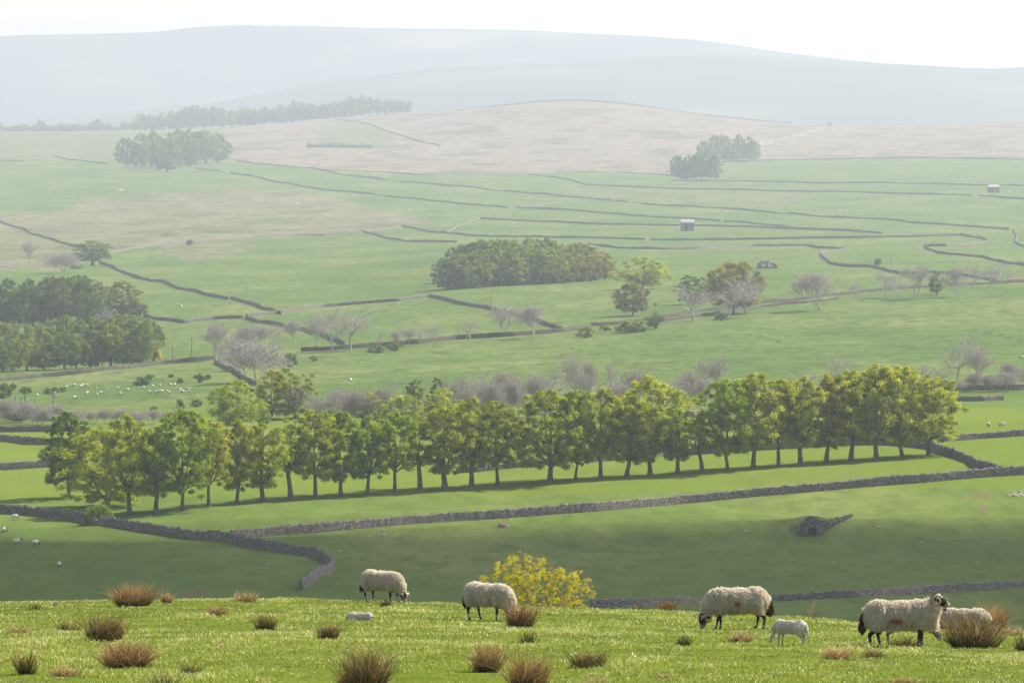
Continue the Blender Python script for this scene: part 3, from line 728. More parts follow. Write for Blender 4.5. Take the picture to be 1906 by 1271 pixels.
# the avenue: trunk foot x, y, top, crown width, kind, colour, look
ROW = [(193, 944, 797, 122, 'low', YEL, 'broad yellow green tree leafy nearly to the ground'),
 (241, 957, 774, 80, 'row1', MIDG, 'tall green tree'), (290, 954, 806, 62, 'row2', GREEN, 'shorter green tree'),
 (339, 949, 764, 96, 'row3', GREEN, 'tall spreading deep green tree'), (388, 943, 783, 64, 'row4', TAN, 'brownish olive tree'),
 (441, 938, 782, 58, 'row0', BROWN, 'narrow olive brown tree'), (489, 934, 788, 72, 'row5', MIDG, 'yellow green tree forking low'),
 (541, 929, 790, 40, 'thin', GREEN, 'slim green tree with a thin trunk'), (587, 925, 767, 80, 'row6', MIDG, 'tall full green tree'),
 (634, 922, 768, 66, 'row0', GREEN, 'upright green tree'), (684, 919, 775, 66, 'row1', GREEN, 'dense deep green tree'),
 (735, 916, 770, 64, 'row4', GREEN, 'green tree with a shaggy low tuft'), (782, 911, 785, 40, 'thin', BROWN, 'slim brownish tree with a very thin trunk'),
 (828, 909, 757, 84, 'row5', BROWN, 'olive tree with limbs fanning wide'), (878, 905, 744, 66, 'row2', MIDG, 'tall yellow green tree'),
 (926, 902, 750, 74, 'row6', BROWN, 'olive green tree with crossing low limbs'), (1024, 895, 731, 106, 'row7', MIDG, 'widest tree of the middle'),
 (1071, 892, 728, 70, 'row3', GREEN, 'dense deep green tree with ivy dark trunk'), (1118, 889, 726, 72, 'row1', MIDG, 'full olive green tree'),
 (1167, 886, 737, 66, 'row0', BROWN, 'golden brown topped tree'), (1210, 883, 752, 72, 'row5', MIDG, 'yellow green tree forking into a wide V'),
 (1261, 881, 764, 62, 'row2', GREEN, 'small fresh green tree'), (1307, 877, 768, 34, 'thin', BROWN, 'thin leaning brownish tree in the gap'),
 (1354, 874, 709, 88, 'row3', GREEN, 'tall fresh green tree starting the right group'), (1402, 871, 698, 88, 'row6', YEL, 'tall yellow leaved tree'),
 (1449, 867, 709, 66, 'row4', MIDG, 'upright green tree'), (1490, 865, 706, 66, 'row2', YEL, 'yellowish tree with forked trunk'),
 (1538, 860, 699, 70, 'row0', TAN, 'golden brown tree'), (1584, 857, 692, 88, 'row1', YEL, 'tall round headed yellow green tree'),
 (1631, 855, 686, 96, 'row7', YEL, 'tallest bright yellow green tree'), (1679, 851, 684, 100, 'row3', YEL, 'broad yellow green tree on a stout trunk'),
 (1728, 847, 704, 84, 'rowend', YEL, 'yellow green tree bulging at the right end')]
for i, (x, y, t, w, k, c, lb) in enumerate(ROW):
    suf = 'in the avenue, %s trunk from left' % ordn(i)
    tree(k, x, y, t, w * 1.28, ' '.join(lb.split()[:9]) + ' ' + suf, c, 'avenue_tree', 'tree', 'trees of the long avenue row', rz=(i * 1.7 if k != 'rowend' else 0.1))
tree('row7', 128, 925, 771, 92, 'dark green tree standing behind the leftmost avenue tree', DARK, group='trees behind the avenue row')
tree('round0', 1212, 842, 709, 132, 'wide bright yellow green tree behind the right of the row', YEL, group='trees behind the avenue row')
tree('bush0', 183, 977, 930, 50, 'rounded green hawthorn bush growing against the near wall', MIDG, 'bush', 'bush')
# ---- wooded knoll in the middle
rk = random.Random(4)
KN = []
for i in range(14): KN.append((833 + i * 22.5, 539 - i * 1.5, np.interp(833 + i * 22.5, [833, 870, 950, 1050, 1110, 1135], [483, 470, 462, 464, 470, 490])))
for i in range(13): KN.append((850 + i * 21.5, 524 - i * .8, np.interp(850 + i * 21.5, [850, 900, 1000, 1080, 1120], [460, 449, 445, 452, 470])))
for i, (x, y, t) in enumerate(KN):
    rowl = 'front' if i < 14 else 'back'; idx = i if i < 14 else i - 14
    tree('wood%d' % (i % 5) if i % 2 else 'round%d' % (1 + i % 3), x + rk.uniform(-4, 4), y, t + rk.uniform(-3, 3), rk.uniform(52, 66), '%s tree of the wooded knoll, %s from its left' % (rowl, ordn(idx)), [(1.5, 1.15, 1.1), (1.4, 1.15, 1.0), TAN, BROWN, (1.3, 1.05, 1.0)][rk.randrange(5)] if x > 1050 else [(.9, 1, .9), MIDG, (1.25, 1.3, .95)][i % 3], group='trees of the wooded knoll')
T2 = [  # kind, x, base, top, width, label, colour
 ('round0', 1197, 538, 482, 88, 'round pale yellow tree right of the wooded knoll', PALE),
 ('round1', 1178, 588, 528, 68, 'round brownish tree below the pale yellow one', (1.1, .95, .95)),
 ('round1', 1365, 584, 488, 106, 'large rounded tan brown tree above the right hand lane', (1.5, 1.1, 1.0)),
 ('wood0', 1284, 566, 514, 52, 'dark green tree left of the large tan brown one', (.8, .95, .9)),
 ('wood3', 1322, 562, 508, 40, 'dark green tree touching the large tan brown one', (.8, .95, .9)),
 ('bush1', 1175, 618, 588, 56, 'wide pale olive bush by the lane', BROWN),
 ('bush2', 1222, 612, 577, 36, 'round dark green bush by the lane', (.75, .9, .85)),
 ('bush0', 1343, 597, 577, 26, 'small dark bush at the foot of the lane trees', (.7, .85, .8)),
 ('bush1', 1090, 628, 602, 30, 'small green bush where the lane wall meets the dark wall', MIDG),
 ('bush0', 1127, 616, 602, 24, 'low olive bush on the lane', BROWN),
 ('bush2', 735, 653, 634, 32, 'dark green bush casting a shadow below the lane', (.6, .8, .7)),
 ('bush1', 700, 657, 640, 28, 'dark scruffy bush below the lane', (.7, .8, .75)),
 ('wood2', 1743, 549, 507, 26, 'green tree among the bare trees at far right', MIDG),
 ('bush0', 1634, 496, 477, 15, 'tiny lone tree in the field above the right hand lane', (.8, .8, .8)),
 ('wood4', 172, 493, 447, 66, 'lone round green tree at the bend of the left wall', (.85, 1.05, .95)),
 ('bush1', 143, 500, 486, 20, 'small bush beside the lone round tree', MIDG),
 ('wood1', 228, 590, 524, 74, 'rounded open tree at the right end of the dark wood', TAN),
 ('bush2', 258, 589, 556, 34, 'bushy sapling right of the open rounded tree', BROWN),
 ('bush0', 353, 457, 443, 14, 'tiny dark bush on the pale wall', (.6, .7, .6)),
 ('round0', 440, 800, 713, 90, 'round fresh green tree behind the left of the row', (1.15, 1.25, 1)),
 ('wood1', 505, 778, 690, 66, 'orange brown tree behind the left of the row', (1.9, 1.5, 1.1)),
 ('wood3', 548, 778, 683, 76, 'green and gold tree beside the orange brown one', (1.6, 1.5, .9)),
 ('bush1', 605, 790, 755, 40, 'green bush right of the green and gold tree', GREEN),
 ('bush2', 485, 795, 758, 36, 'green bush below the orange brown tree', GREEN),
 ('wood4', 686, 792, 731, 54, 'olive tree peeping over the avenue, left of three round ones', (1.7, 1.5, 1.1)),
 ('round1', 748, 800, 735, 76, 'olive tree peeping over the avenue, middle of three round ones', (1.9, 1.8, 1.2)),
 ('round0', 822, 795, 727, 66, 'olive tree peeping over the avenue, right of three round ones', PALE),
 ('wood2', 772, 775, 708, 30, 'thin olive tree among bare trees behind the avenue', BROWN),
 ('wood0', 814, 772, 704, 30, 'dark slender tree among bare trees behind the avenue', (.9, .95, .9)),
 ('wood1', 905, 776, 728, 36, 'low olive tree among the bare hedge trees', BROWN),
 ('bush1', 262, 717, 696, 30, 'largest dark gorse bush in the sheep pasture', (.6, .75, .65)),
 ('bush2', 279, 707, 695, 18, 'dark bush just behind the largest pasture bush', (.6, .75, .65)),
 ('bush0', 318, 703, 694, 11, 'smallest dark bush in the sheep pasture', (.6, .75, .65)),
 ('bush1', 335, 713, 700, 12, 'narrow dark bush right of the smallest pasture bush', (.6, .75, .65)),
 ('bush2', 371, 712, 693, 22, 'dark bush near the right end of the sheep pasture', (.6, .75, .65)),
 ('bush0', 387, 707, 694, 11, 'little dark bush touching the rightmost pasture bush', (.6, .75, .65)),
 ('bush1', 96, 732, 717, 26, 'dark bush left of the pole in the sheep pasture', (.6, .75, .65)),
 ('bush2', 116, 730, 718, 14, 'small dark bush beside the pole in the sheep pasture', (.6, .75, .65)),
 ('bush0', 48, 733, 717, 22, 'dark bush at the left end of the sheep pasture', (.6, .75, .65)),
 ('bush1', 5, 740, 704, 34, 'dark bush on the left edge of the picture above the conifers', (.6, .75, .65)),
 ('bush2', 24, 727, 710, 12, 'little dark bush near the left edge below the wall', (.6, .75, .65)),
 ('bush0', 336, 760, 737, 16, 'upright green bush above the left of the avenue', (.8, .9, .8)),
 ('bush1', 366, 757, 738, 20, 'rounded green bush above the left of the avenue', (.8, .9, .8)),
 ('bush2', 287, 765, 754, 14, 'low green bush just above the first avenue trees', (.8, .9, .8)),
 ('bush0', 540, 683, 650, 26, 'green bush between the bare thicket and the lane', GREEN),
 ('bush2', 583, 672, 660, 16, 'small green bush in the rough pasture', GREEN),
 ('bush1', 1544, 234, 226, 10, 'tiny dark bush on the skyline at the end of the track', (.5, .6, .6)),
 ('bush1', 1232, 833, 800, 60, 'brown bush filling the gap behind the avenue', BROWN),
]
for k, x, y, t, w, lb, c in T2:
    b = k.startswith('bush')
    tree(k, x, y, t, w, lb, c, 'bush' if b else 'broadleaf_tree', 'bush' if b else 'tree')
for j, x in enumerate(range(832, 1120, 24)):
    tree('bush%d' % (j % 3), x, 537 - j * 1.2, 517 - j * 1.2, 34, 'dark undergrowth bush at the foot of the wooded knoll', (.5, .65, .55), 'understorey_bush', 'bush', 'undergrowth below the wooded knoll')
# ---- left woods
rk = random.Random(9); i = 0
for j, (x, y, t) in enumerate([(-14, 606, 522), (12, 606, 520), (38, 607, 540), (62, 605, 519), (84, 604, 521), (108, 604, 518), (128, 600, 516), (146, 598, 514), (160, 602, 516), (172, 596, 520), (52, 600, 523), (96, 596, 515)]):
    tree('wood%d' % (j % 5) if j % 2 else 'round%d' % (1 + j % 3), x, y, t, rk.uniform(50, 64), 'dark tree of the upper left wood, %s planted from the picture edge' % ordn(j), (.72, .88, .85) if j not in (5, 9) else (1.0, .8, .9), group='trees of the dark upper left wood')
WL = [(8, 668, 602), (36, 666, 596), (66, 664, 604), (95, 662, 606), (122, 660, 590), (150, 658, 598), (178, 656, 592), (205, 655, 590), (232, 655, 588), (258, 658, 590), (280, 662, 596),
      (4, 693, 628), (26, 692, 632), (50, 690, 630), (82, 689, 640), (120, 688, 618), (142, 686, 624), (168, 684, 640), (190, 682, 622), (206, 681, 606), (228, 680, 640), (246, 678, 630), (268, 677, 600)]
for j, (x, y, t) in enumerate(WL):
    fr = j >= 11
    tree('wood%d' % ((j * 3) % 5) if j % 2 else 'round%d' % (1 + j % 3), x, y, t, rk.uniform(46, 60), '%s tree of the brown and green lower left wood, %s from the left' % ('front' if fr else 'rear', ordn(j - 11 if fr else j)), [BROWN, MIDG, TAN, GREEN, MIDG, (.85, .95, .85)][j % 6], group='trees of the lower left wood')
tree('bush0', 286, 674, 627, 28, 'golden yellow sapling at the right end of the lower left wood', (2.2, 1.5, .9), 'broadleaf_tree', 'tree')
# ---- clumps on the hill
for j, (x, y, t, w) in enumerate([(236, 313, 257, 36), (262, 313, 250, 34), (283, 312, 246, 34), (310, 320, 247, 56), (330, 308, 243, 34), (349, 310, 243, 36), (366, 307, 245, 34), (384, 306, 244, 38), (404, 304, 250, 38), (296, 316, 258, 30), (355, 314, 262, 26)]):
    tree('wood%d' % (j % 5) if j % 2 else 'round%d' % (1 + j % 3), x, y, t, w * 1.12, 'tree of the upper left hill clump, %s in its row' % ordn(j), [(.8, .95, .85), (1.1, 1.1, .9)][j % 2], group='trees of the upper left hill clump')
for j, (x, t) in enumerate([(1312, 262), (1328, 252), (1345, 251), (1360, 253), (1376, 252), (1394, 256), (1402, 262)]):
    tree('wood%d' % (j % 5) if j % 2 else 'round%d' % (1 + j % 3), x, 302 - (j % 2), t, 29, 'tree of the upper right hill clump, %s from the left' % ordn(j), (1.0, 1.1, .9), group='trees of the upper right hill clump')
for j, (x, t) in enumerate([(1260, 290), (1276, 287), (1296, 287), (1314, 285), (1330, 291), (1305, 289)]):
    tree('wood%d' % ((j + 2) % 5) if j % 2 else 'round%d' % (1 + j % 3), x, 336 if j < 5 else 334, t, 30, 'tree of the lower right hill clump, %s from the left' % ordn(j), (.8, .95, .85), group='trees of the lower right hill clump')
# ---- wood along the far ridge
rk = random.Random(21)
TOPS = [(0, 222), (12, 229), (40, 232), (75, 221), (90, 232), (105, 224), (140, 232), (195, 216), (215, 230), (250, 226), (265, 210), (285, 214), (330, 206), (360, 197), (400, 200), (440, 203), (480, 199), (520, 198), (553, 187), (590, 194), (610, 190), (655, 179), (690, 180), (730, 181), (760, 186), (772, 192)]
j = 0; u_ = -6.0
while u_ < 772:
    D_ = 8450.0 + rk.uniform(-8, 25); X_ = (u_ - CX) / F * D_; z_ = float(gz(X_, D_)); by = HY + (CAMZ - z_) / D_ * F
    tp = float(lst(u_, TOPS)) + rk.uniform(-1, 4); hm = max(4.0, (by - tp) * D_ / F)
    wm = rk.uniform(16, 26) * D_ / F
    if u_ < 240 and rk.random() < .35: hm *= .6
    put_tree('wood%d' % rk.randrange(5), Vector((X_, D_, z_)), hm, wm, 'hazy tree of the ridge top wood, %s from the left' % ordn(min(j, 47)), 'tree', 'trees of the ridge top wood', 'ridge_tree', [(.9, 1, .9), (1.2, 1.2, .9), BROWN][rk.randrange(3)])
    j += 1; u_ += rk.uniform(12, 19)
j = 0; u_ = 262.0
while u_ < 690:
    D_ = 8620.0 + rk.uniform(-20, 40); X_ = (u_ - CX) / F * D_; z_ = float(gz(X_, D_)); by = HY + (CAMZ - z_) / D_ * F
    hm = max(5.0, (by - float(lst(u_, TOPS)) - rk.uniform(-2, 6)) * D_ / F)
    put_tree('wood%d' % rk.randrange(5), Vector((X_, D_, z_)), hm, rk.uniform(20, 28) * D_ / F, 'rear tree of the ridge top wood, %s behind the front line' % ordn(j), 'tree', 'trees of the ridge top wood', 'ridge_tree', [(.9, 1, .9), (1.2, 1.2, .9)][rk.randrange(2)])
    j += 1; u_ += rk.uniform(15, 22)
# ---- small conifer plantation on the moor
for j in range(24):
    x = 573 + j * 5.1; tree('conifer%d' % (j % 2), x, 275.5 - .2 * (j % 3), 264 + (j % 4) + (j > 14) * 2, 7, 'small dark conifer of the strip on the moor, %s from the left' % ordn(j), (.9, .9, .9), 'conifer', 'tree', 'small conifers on the moor')
for j, (x, y, t, w) in enumerate([(20, 782, 746, 15), (28, 783, 738, 15), (38, 782, 740, 16), (46, 783, 736, 17), (33, 786, 752, 14)]):
    tree('conifer%d' % (j % 2), x, y, t, w, 'dark spruce at the left edge, %s of the tight group' % ordn(j), (1, 1, 1), 'conifer', 'tree', 'dark spruces at the left edge')
# ---- leafless trees
BT = [(1290, 598, 530, 68), (1355, 591, 520, 66), (1387, 585, 524, 58), (1527, 578, 506, 68), (1595, 562, 527, 28), (1650, 554, 503, 46), (1671, 562, 520, 30), (1705, 556, 497, 46), (1780, 553, 500, 42), (1811, 538, 493, 46), (1842, 537, 499, 36), (1866, 536, 495, 36),
      (940, 625, 573, 52), (997, 629, 570, 48), (875, 636, 597, 38), (805, 638, 607, 28), (782, 641, 614, 24), (760, 643, 617, 24), (732, 648, 622, 20), (707, 650, 621, 20), (652, 652, 574, 74), (618, 655, 570, 60), (590, 646, 597, 34), (551, 642, 600, 34), (515, 650, 604, 36),
      (482, 645, 610, 30), (458, 668, 606, 34), (400, 670, 603, 48), (440, 690, 628, 50), (555, 778, 708, 70), (476, 712, 636, 92), (115, 510, 474, 50), (54, 493, 452, 24),
      (620, 790, 724, 44), (640, 785, 730, 34), (655, 780, 738, 30), (868, 772, 690, 64), (845, 778, 705, 44), (926, 771, 690, 48), (955, 769, 687, 38), (1010, 768, 686, 44), (1041, 762, 664, 46), (1070, 757, 664, 38), (1093, 752, 674, 28), (1138, 752, 666, 50), (1190, 748, 690, 32),
      (1282, 762, 708, 48), (1322, 742, 667, 48), (1300, 765, 712, 40), (1550, 735, 654, 50), (1500, 735, 690, 40), (1780, 719, 621, 66), (1822, 723, 648, 46), (1870, 724, 678, 38), (1722, 724, 674, 40), (1750, 726, 690, 30), (1900, 722, 690, 34), (980, 775, 712, 40), (900, 780, 715, 50), (1250, 770, 716, 40), (12, 788, 745, 40), (60, 790, 752, 44), (80, 792, 765, 30), (100, 790, 758, 34)]
BL = ['broad one at the left of the lane group', 'one in front of the large tan tree', 'rightmost in front of the large tan tree', 'largest standing alone by the lane', 'small thin one right of the largest lane tree', 'first of the far right lane group',
      'thin second of the far right lane group', 'third of the far right lane group with forked trunk', 'one at the dip of the lane', 'pale one above the lane near the edge', 'pale one next to last at the lane end', 'last pale one at the right end of the lane',
      'crooked one under the curved dark wall', 'one right of the crooked one under the dark wall', 'short crooked one left of the dark wall', 'faint low one, nearest the short crooked one', 'faint low one in the middle of the lane hedge', 'faint low one left of the lane hedge middle', 'pale little one behind the dark green bush', 'pale little one behind the dark scruffy bush',
      'tallest one left of the lane hedge', 'wide twin of the tallest one in the lane hedge', 'slim one left of the tall twins', 'slim one two places left of the tall twins', 'slim one three places left of the tall twins', 'faint one above the grey thicket', 'slim one above the left of the thicket', 'many stemmed one by the two poles', 'pale one joining the thicket on the left',
      'rounded one beside the green and gold tree', 'dense grey thicket like one at left centre', 'low spreading one near the lone round tree', 'small upright one near the left edge', 'first of the low ones left of three olive trees', 'second of the low ones left of three olive trees', 'third of the low ones left of three olive trees',
      'widest one behind the avenue middle', 'low one left of the widest behind the avenue', 'one right of the widest behind the avenue', 'slim neighbour right of the widest group', 'grey one left of the three tall ones', 'first of three tall slim ones behind the avenue', 'second of three tall slim ones behind the avenue', 'third and smallest of three tall slim ones',
      'fan shaped one left of the bright yellow tree', 'low one peeping over the bright yellow tree', 'grey shrub like one in the gap of the row', 'tall one above the gap of the row', 'second shrub like one in the gap of the row', 'fan shaped one peeping over the right hand group', 'low one peeping over the right hand group',
      'largest one above the right end of the row', 'slim one next to the largest at right', 'low one towards the right edge', 'faint one just above the end tree', 'small one between faint and large at right', 'low one on the right edge', 'low tangled one under the slim neighbour', 'low tangled one under the widest', 'low tangled one right of the bright yellow tree',
      'low tangled one left of the dark spruces', 'low tangled one right of the dark spruces', 'smallest tangled one near the first avenue tree', 'low tangled one nearest the first avenue tree']
assert len(BT) == len(BL), (len(BT), len(BL))
for j, (x, y, t, w) in enumerate(BT):
    k = 'thicket0' if (y - t) < w * .85 or 'thicket' in BL[j] or 'tangled' in BL[j] else 'bare%d' % (j % 5)
    tree(k, x, y, t - 10, w * 1.25, 'grey leafless tree, ' + BL[j], (1, 1, 1), 'bare_tree', 'tree', 'leafless trees in the valley')
rk = random.Random(33); x_ = 598.0; j = 0
while x_ < 1310:
    yb = float(np.interp(x_, [598, 900, 1150, 1310], [796, 784, 768, 764])) + rk.uniform(-4, 4)
    tree('thicket0' if rk.random() < .5 else 'bare%d' % rk.randrange(5), x_, yb, yb - rk.uniform(46, 90), rk.uniform(38, 58), 'grey scrubby bare bush of the streamside thicket behind the avenue', (1, 1, 1), 'bare_bush', 'bush', 'streamside scrub behind the avenue')
    x_ += rk.uniform(19, 34)
x_ = 1390.0
while x_ < 1920:
    yb = float(np.interp(x_, [1390, 1906], [752, 724])) + rk.uniform(-3, 3)
    tree('thicket0', x_, yb, yb - rk.uniform(24, 46), rk.uniform(32, 48), 'low grey scrub along the stream behind the right end of the avenue', (1, 1, 1), 'bare_bush', 'bush', 'streamside scrub at right')
    x_ += rk.uniform(22, 36)
x_ = -10.0
while x_ < 360:
    yb = 790 + rk.uniform(-4, 4)
    tree('thicket0', x_, yb, yb - rk.uniform(18, 34), rk.uniform(30, 44), 'low grey scrub along the bottom of the sheep pasture at left', (1, 1, 1), 'bare_bush', 'bush', 'scrub at the foot of the sheep pasture')
    x_ += rk.uniform(22, 36)
# ================================================================ sheep
def ball(mb, c, r, n=14, m=9, rot=None):
    th, ph = np.meshgrid(np.arange(n) * 2 * np.pi / n, np.linspace(-np.pi / 2, np.pi / 2, m))
    V = np.stack([np.cos(ph) * np.cos(th), np.cos(ph) * np.sin(th), np.sin(ph)], -1).reshape(-1, 3) * np.asarray(r, float)
    if rot is not None: V = V @ np.array(rot).T
    i = np.arange(m - 1)[:, None] * n; j = np.arange(n)[None]; j2 = (j + 1) % n
    mb.add(V + np.asarray(c, float), np.stack([i + j, i + j2, i + n + j2, i + n + j], -1).reshape(-1, 4))
def capsule(mb, pts, rad, k=10):
    pts = np.array(pts, float); rad = np.array(rad, float)
    t = np.linspace(0, len(pts) - 1, (len(pts) - 1) * 5 + 1); ii = np.arange(len(pts))
    P = np.stack([np.interp(t, ii, pts[:, a]) for a in range(3)], 1); r = np.interp(t, ii, rad)
    for p, q in zip(P, r): ball(mb, p, (q, q, q), 10, 7)
    mb.tube(P, r, k)
def remeshed(mb, voxel, name, mats, it=3):
    me = mb.me('tmp', []); o = bpy.data.objects.new('tmp', me); COL.objects.link(o)
    r = o.modifiers.new('r', 'REMESH'); r.mode = 'VOXEL'; r.voxel_size = voxel
    if it: s = o.modifiers.new('s', 'SMOOTH'); s.factor = .5; s.iterations = it
    dg = bpy.context.evaluated_depsgraph_get(); ev = o.evaluated_get(dg)
    out = bpy.data.meshes.new_from_object(ev); out.name = name
    bpy.data.objects.remove(o); bpy.data.meshes.remove(me)
    out.materials.clear()
    for m in mats: out.materials.append(m)
    out.polygons.foreach_set('use_smooth', np.ones(len(out.polygons), bool))
    return out
def wool_mat(name, c_lo, c_hi, mark=True):
    m, nt, out = new_mat(name)
    d = N(nt, 'ShaderNodeBsdfDiffuse'); t = N(nt, 'ShaderNodeBsdfTranslucent'); mx = N(nt, 'ShaderNodeMixShader'); mx.inputs[0].default_value = .55
    a = N(nt, 'ShaderNodeAttribute'); a.attribute_name = 'tint'
    tc = N(nt, 'ShaderNodeTexCoord'); n = noise(nt, 9, 4, tc.outputs['Object'], .6)
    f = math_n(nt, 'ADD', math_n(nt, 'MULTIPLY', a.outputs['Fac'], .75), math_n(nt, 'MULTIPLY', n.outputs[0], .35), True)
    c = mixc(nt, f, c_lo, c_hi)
    if mark:
        b = N(nt, 'ShaderNodeAttribute'); b.attribute_name = 'mark'; c = mixc(nt, b.outputs['Fac'], c, (.48, .07, .06))
    nt.links.new(c, d.inputs[0]); nt.links.new(c, t.inputs[0])
    nt.links.new(d.outputs[0], mx.inputs[1]); nt.links.new(t.outputs[0], mx.inputs[2]); nt.links.new(mx.outputs[0], out.inputs[0])
    return m
M_WOOL = wool_mat('cream_fleece', (.90, .77, .60), (1.0, .98, .91))
M_LAMBWOOL = wool_mat('white_lamb_wool', (.95, .90, .82), (1.0, .98, .95))
M_TAILWOOL = wool_mat('brown_tail_wool', (.06, .03, .02), (.38, .24, .14), False)
def skin_mat(name, dark, light, amt):
    m, nt, out = new_mat(name)
    b = N(nt, 'ShaderNodeBsdfPrincipled'); b.inputs['Roughness'].default_value = .75; b.inputs['Specular IOR Level'].default_value = .2
    a = N(nt, 'ShaderNodeAttribute'); a.attribute_name = 'white'
    tc = N(nt, 'ShaderNodeTexCoord'); n = noise(nt, 26, 3, tc.outputs['Object'], .6)
    sp = ramp(nt, n.outputs[0], [(.5 + amt, (0, 0, 0)), (.56 + amt, (1, 1, 1))]).outputs[0]
    f = math_n(nt, 'ADD', a.outputs['Fac'], math_n(nt, 'MULTIPLY', sp, .7), True)
    nt.links.new(mixc(nt, f, dark, light), b.inputs['Base Color']); nt.links.new(b.outputs[0], out.inputs[0])
    return m
M_SKIN = skin_mat('black_face_and_legs', (.014, .012, .012), (.62, .58, .52), .10)
M_SPECK = skin_mat('speckled_skin', (.03, .027, .026), (.62, .58, .52), -.02)
M_HORN = simple('ridged_horn', (.36, .26, .18), .6, (.55, .44, .33), 30, .3)
M_EYE = simple('dark_eye', (.01, .008, .006), .15, spec=.6)
M_TAG = simple('orange_ear_tag', (.75, .25, .10), .5)
def fleece(mb, n, ln, wd, seed, mats, voxel=.035, mark=None, hang=.75, name='fleece', dirty=True, tint=None, shag=1.0):
    base = remeshed(mb, voxel, name, [])
    nv = len(base.vertices); co = np.empty(nv * 3, np.float32); base.vertices.foreach_get('co', co); co = co.reshape(-1, 3)
    npy = len(base.polygons); base.calc_loop_triangles()
    tri = np.empty(len(base.loop_triangles) * 3, np.int32); base.loop_triangles.foreach_get('vertices', tri); tri = tri.reshape(-1, 3)
    # lumpy coat
    e1 = co[tri[:, 1]] - co[tri[:, 0]]; e2 = co[tri[:, 2]] - co[tri[:, 0]]; fn = np.cross(e1, e2); ar = np.linalg.norm(fn, axis=1); fn /= ar[:, None] + 1e-12
    vn = np.zeros((nv, 3)); 
    for k in range(3): np.add.at(vn, tri[:, k], fn * ar[:, None])
    vn /= np.linalg.norm(vn, axis=1)[:, None] + 1e-12
    lump = fbm(co[:, 0] * 11 + co[:, 1] * 7, co[:, 2] * 9 - co[:, 1] * 6, seed, 3)
    co = co + vn * (lump * .012 * shag)[:, None]
    rng = np.random.default_rng(seed)
    pick = rng.choice(len(tri), n, p=ar / ar.sum()); w = rng.dirichlet((1, 1, 1), n)
    P = (co[tri[pick]] * w[:, :, None]).sum(1); Nn = fn[pick]
    zr = (P[:, 2] - co[:, 2].min()) / (np.ptp(co[:, 2]))
    clump = vnoise(P[:, 0] * 16 + P[:, 1] * 5, P[:, 2] * 12, seed + 5)
    d = Nn * (1.15 - hang * .75) + np.array([0, 0, -1]) * (hang * (1.05 - .45 * zr))[:, None] + rng.normal(size=(n, 3)) * .30 + np.array([.25, 0, 0]) * clump[:, None]
    d -= Nn * np.minimum(0, (d * Nn).sum(1) - .15)[:, None]
    d /= np.linalg.norm(d, axis=1)[:, None]
    L = ln * rng.uniform(.6, 1.35, n) * (1 + .35 * clump) * (1.05 - .15 * zr) * (1 - .45 * (zr < .16))
    a = np.cross(d, rng.normal(size=(n, 3))); a /= np.linalg.norm(a, axis=1)[:, None]; b = np.cross(d, a)
    W = wd * rng.uniform(.7, 1.3, n)
    rings = []
    for f, rr in ((-.15, .8), (.45, 1.0), (1.0, .12)):
        c = P + d * (L * f)[:, None] + np.array([0, 0, -1]) * (L * f * f * .25)[:, None]
        for k in range(3):
            th = k * 2.0944; rings.append(c + (a * math.cos(th) + b * math.sin(th)) * (W * rr)[:, None])
    V = np.stack(rings, 1).reshape(-1, 3); o9 = (np.arange(n) * 9)[:, None]
    Fq = []
    for r_ in range(2):
        for k in range(3):
            k2 = (k + 1) % 3; Fq.append(np.hstack([o9 + r_ * 3 + k, o9 + r_ * 3 + k2, o9 + r_ * 3 + 3 + k2, o9 + r_ * 3 + 3 + k]))
    Fq = np.stack(Fq, 1).reshape(-1, 4)
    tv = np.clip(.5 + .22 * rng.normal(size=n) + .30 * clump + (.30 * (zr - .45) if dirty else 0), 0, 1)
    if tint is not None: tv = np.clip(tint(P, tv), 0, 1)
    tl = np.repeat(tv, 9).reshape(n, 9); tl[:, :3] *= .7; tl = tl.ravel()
    tb = np.clip(.35 + .25 * lump, 0, 1)
    allV = np.vstack([co, V]); q = np.hstack([tri, tri[:, 2:3]])
    mk = np.zeros(len(allV))
    if mark is not None:
        mk = np.clip(1.7 - np.linalg.norm((allV - mark[0]) / mark[1], axis=1) + .35 * vnoise(allV[:, 0] * 40, allV[:, 2] * 40, 3), 0, .62)
    F3 = np.vstack([tri, Fq[:, [0, 1, 2]] + nv, Fq[:, [0, 2, 3]] + nv])
    me = mesh_np(name, allV, F3, mats, smooth=True, attrs={'tint': np.concatenate([tb, tl]), 'mark': mk})
    bpy.data.meshes.remove(base)
    return me
def head_parts(mb, poll, muz, s=1.0, yaw_up=(0, 0, 1)):
    """adds head volume, returns frame (f forward, u up, l left)"""
    poll = np.array(poll, float); muz = np.array(muz, float); f = muz - poll; L = np.linalg.norm(f); f /= L
    up = np.array(yaw_up, float); l = np.cross(up, f); l /= np.linalg.norm(l); u = np.cross(f, l)
    Rm = np.stack([f, l, u], 1)
    def P(a, b, c): return poll + f * a * L + l * b * s + u * c * s
    ball(mb, P(.10, 0, .0), (.075 * s, .062 * s, .066 * s), rot=Rm)
    ball(mb, P(.40, 0, -.005), (.085 * s, .052 * s, .060 * s), rot=Rm)
    capsule(mb, [P(.35, 0, .012), P(.70, 0, -.002), P(.96, 0, -.012)], [.050 * s, .042 * s, .033 * s])
    capsule(mb, [P(.30, 0, -.035), P(.88, 0, -.034)], [.040 * s, .024 * s])
    for sd in (-1, 1):
        ball(mb, P(.34, sd * .042, .028), (.024 * s, .014 * s, .018 * s), rot=Rm)
        capsule(mb, [P(.08, sd * .055, .02), P(.02, sd * .12, -.005), P(.0, sd * .155, -.03)], [.020 * s, .024 * s, .009 * s], 6)
    return P, f, u, l, Rm
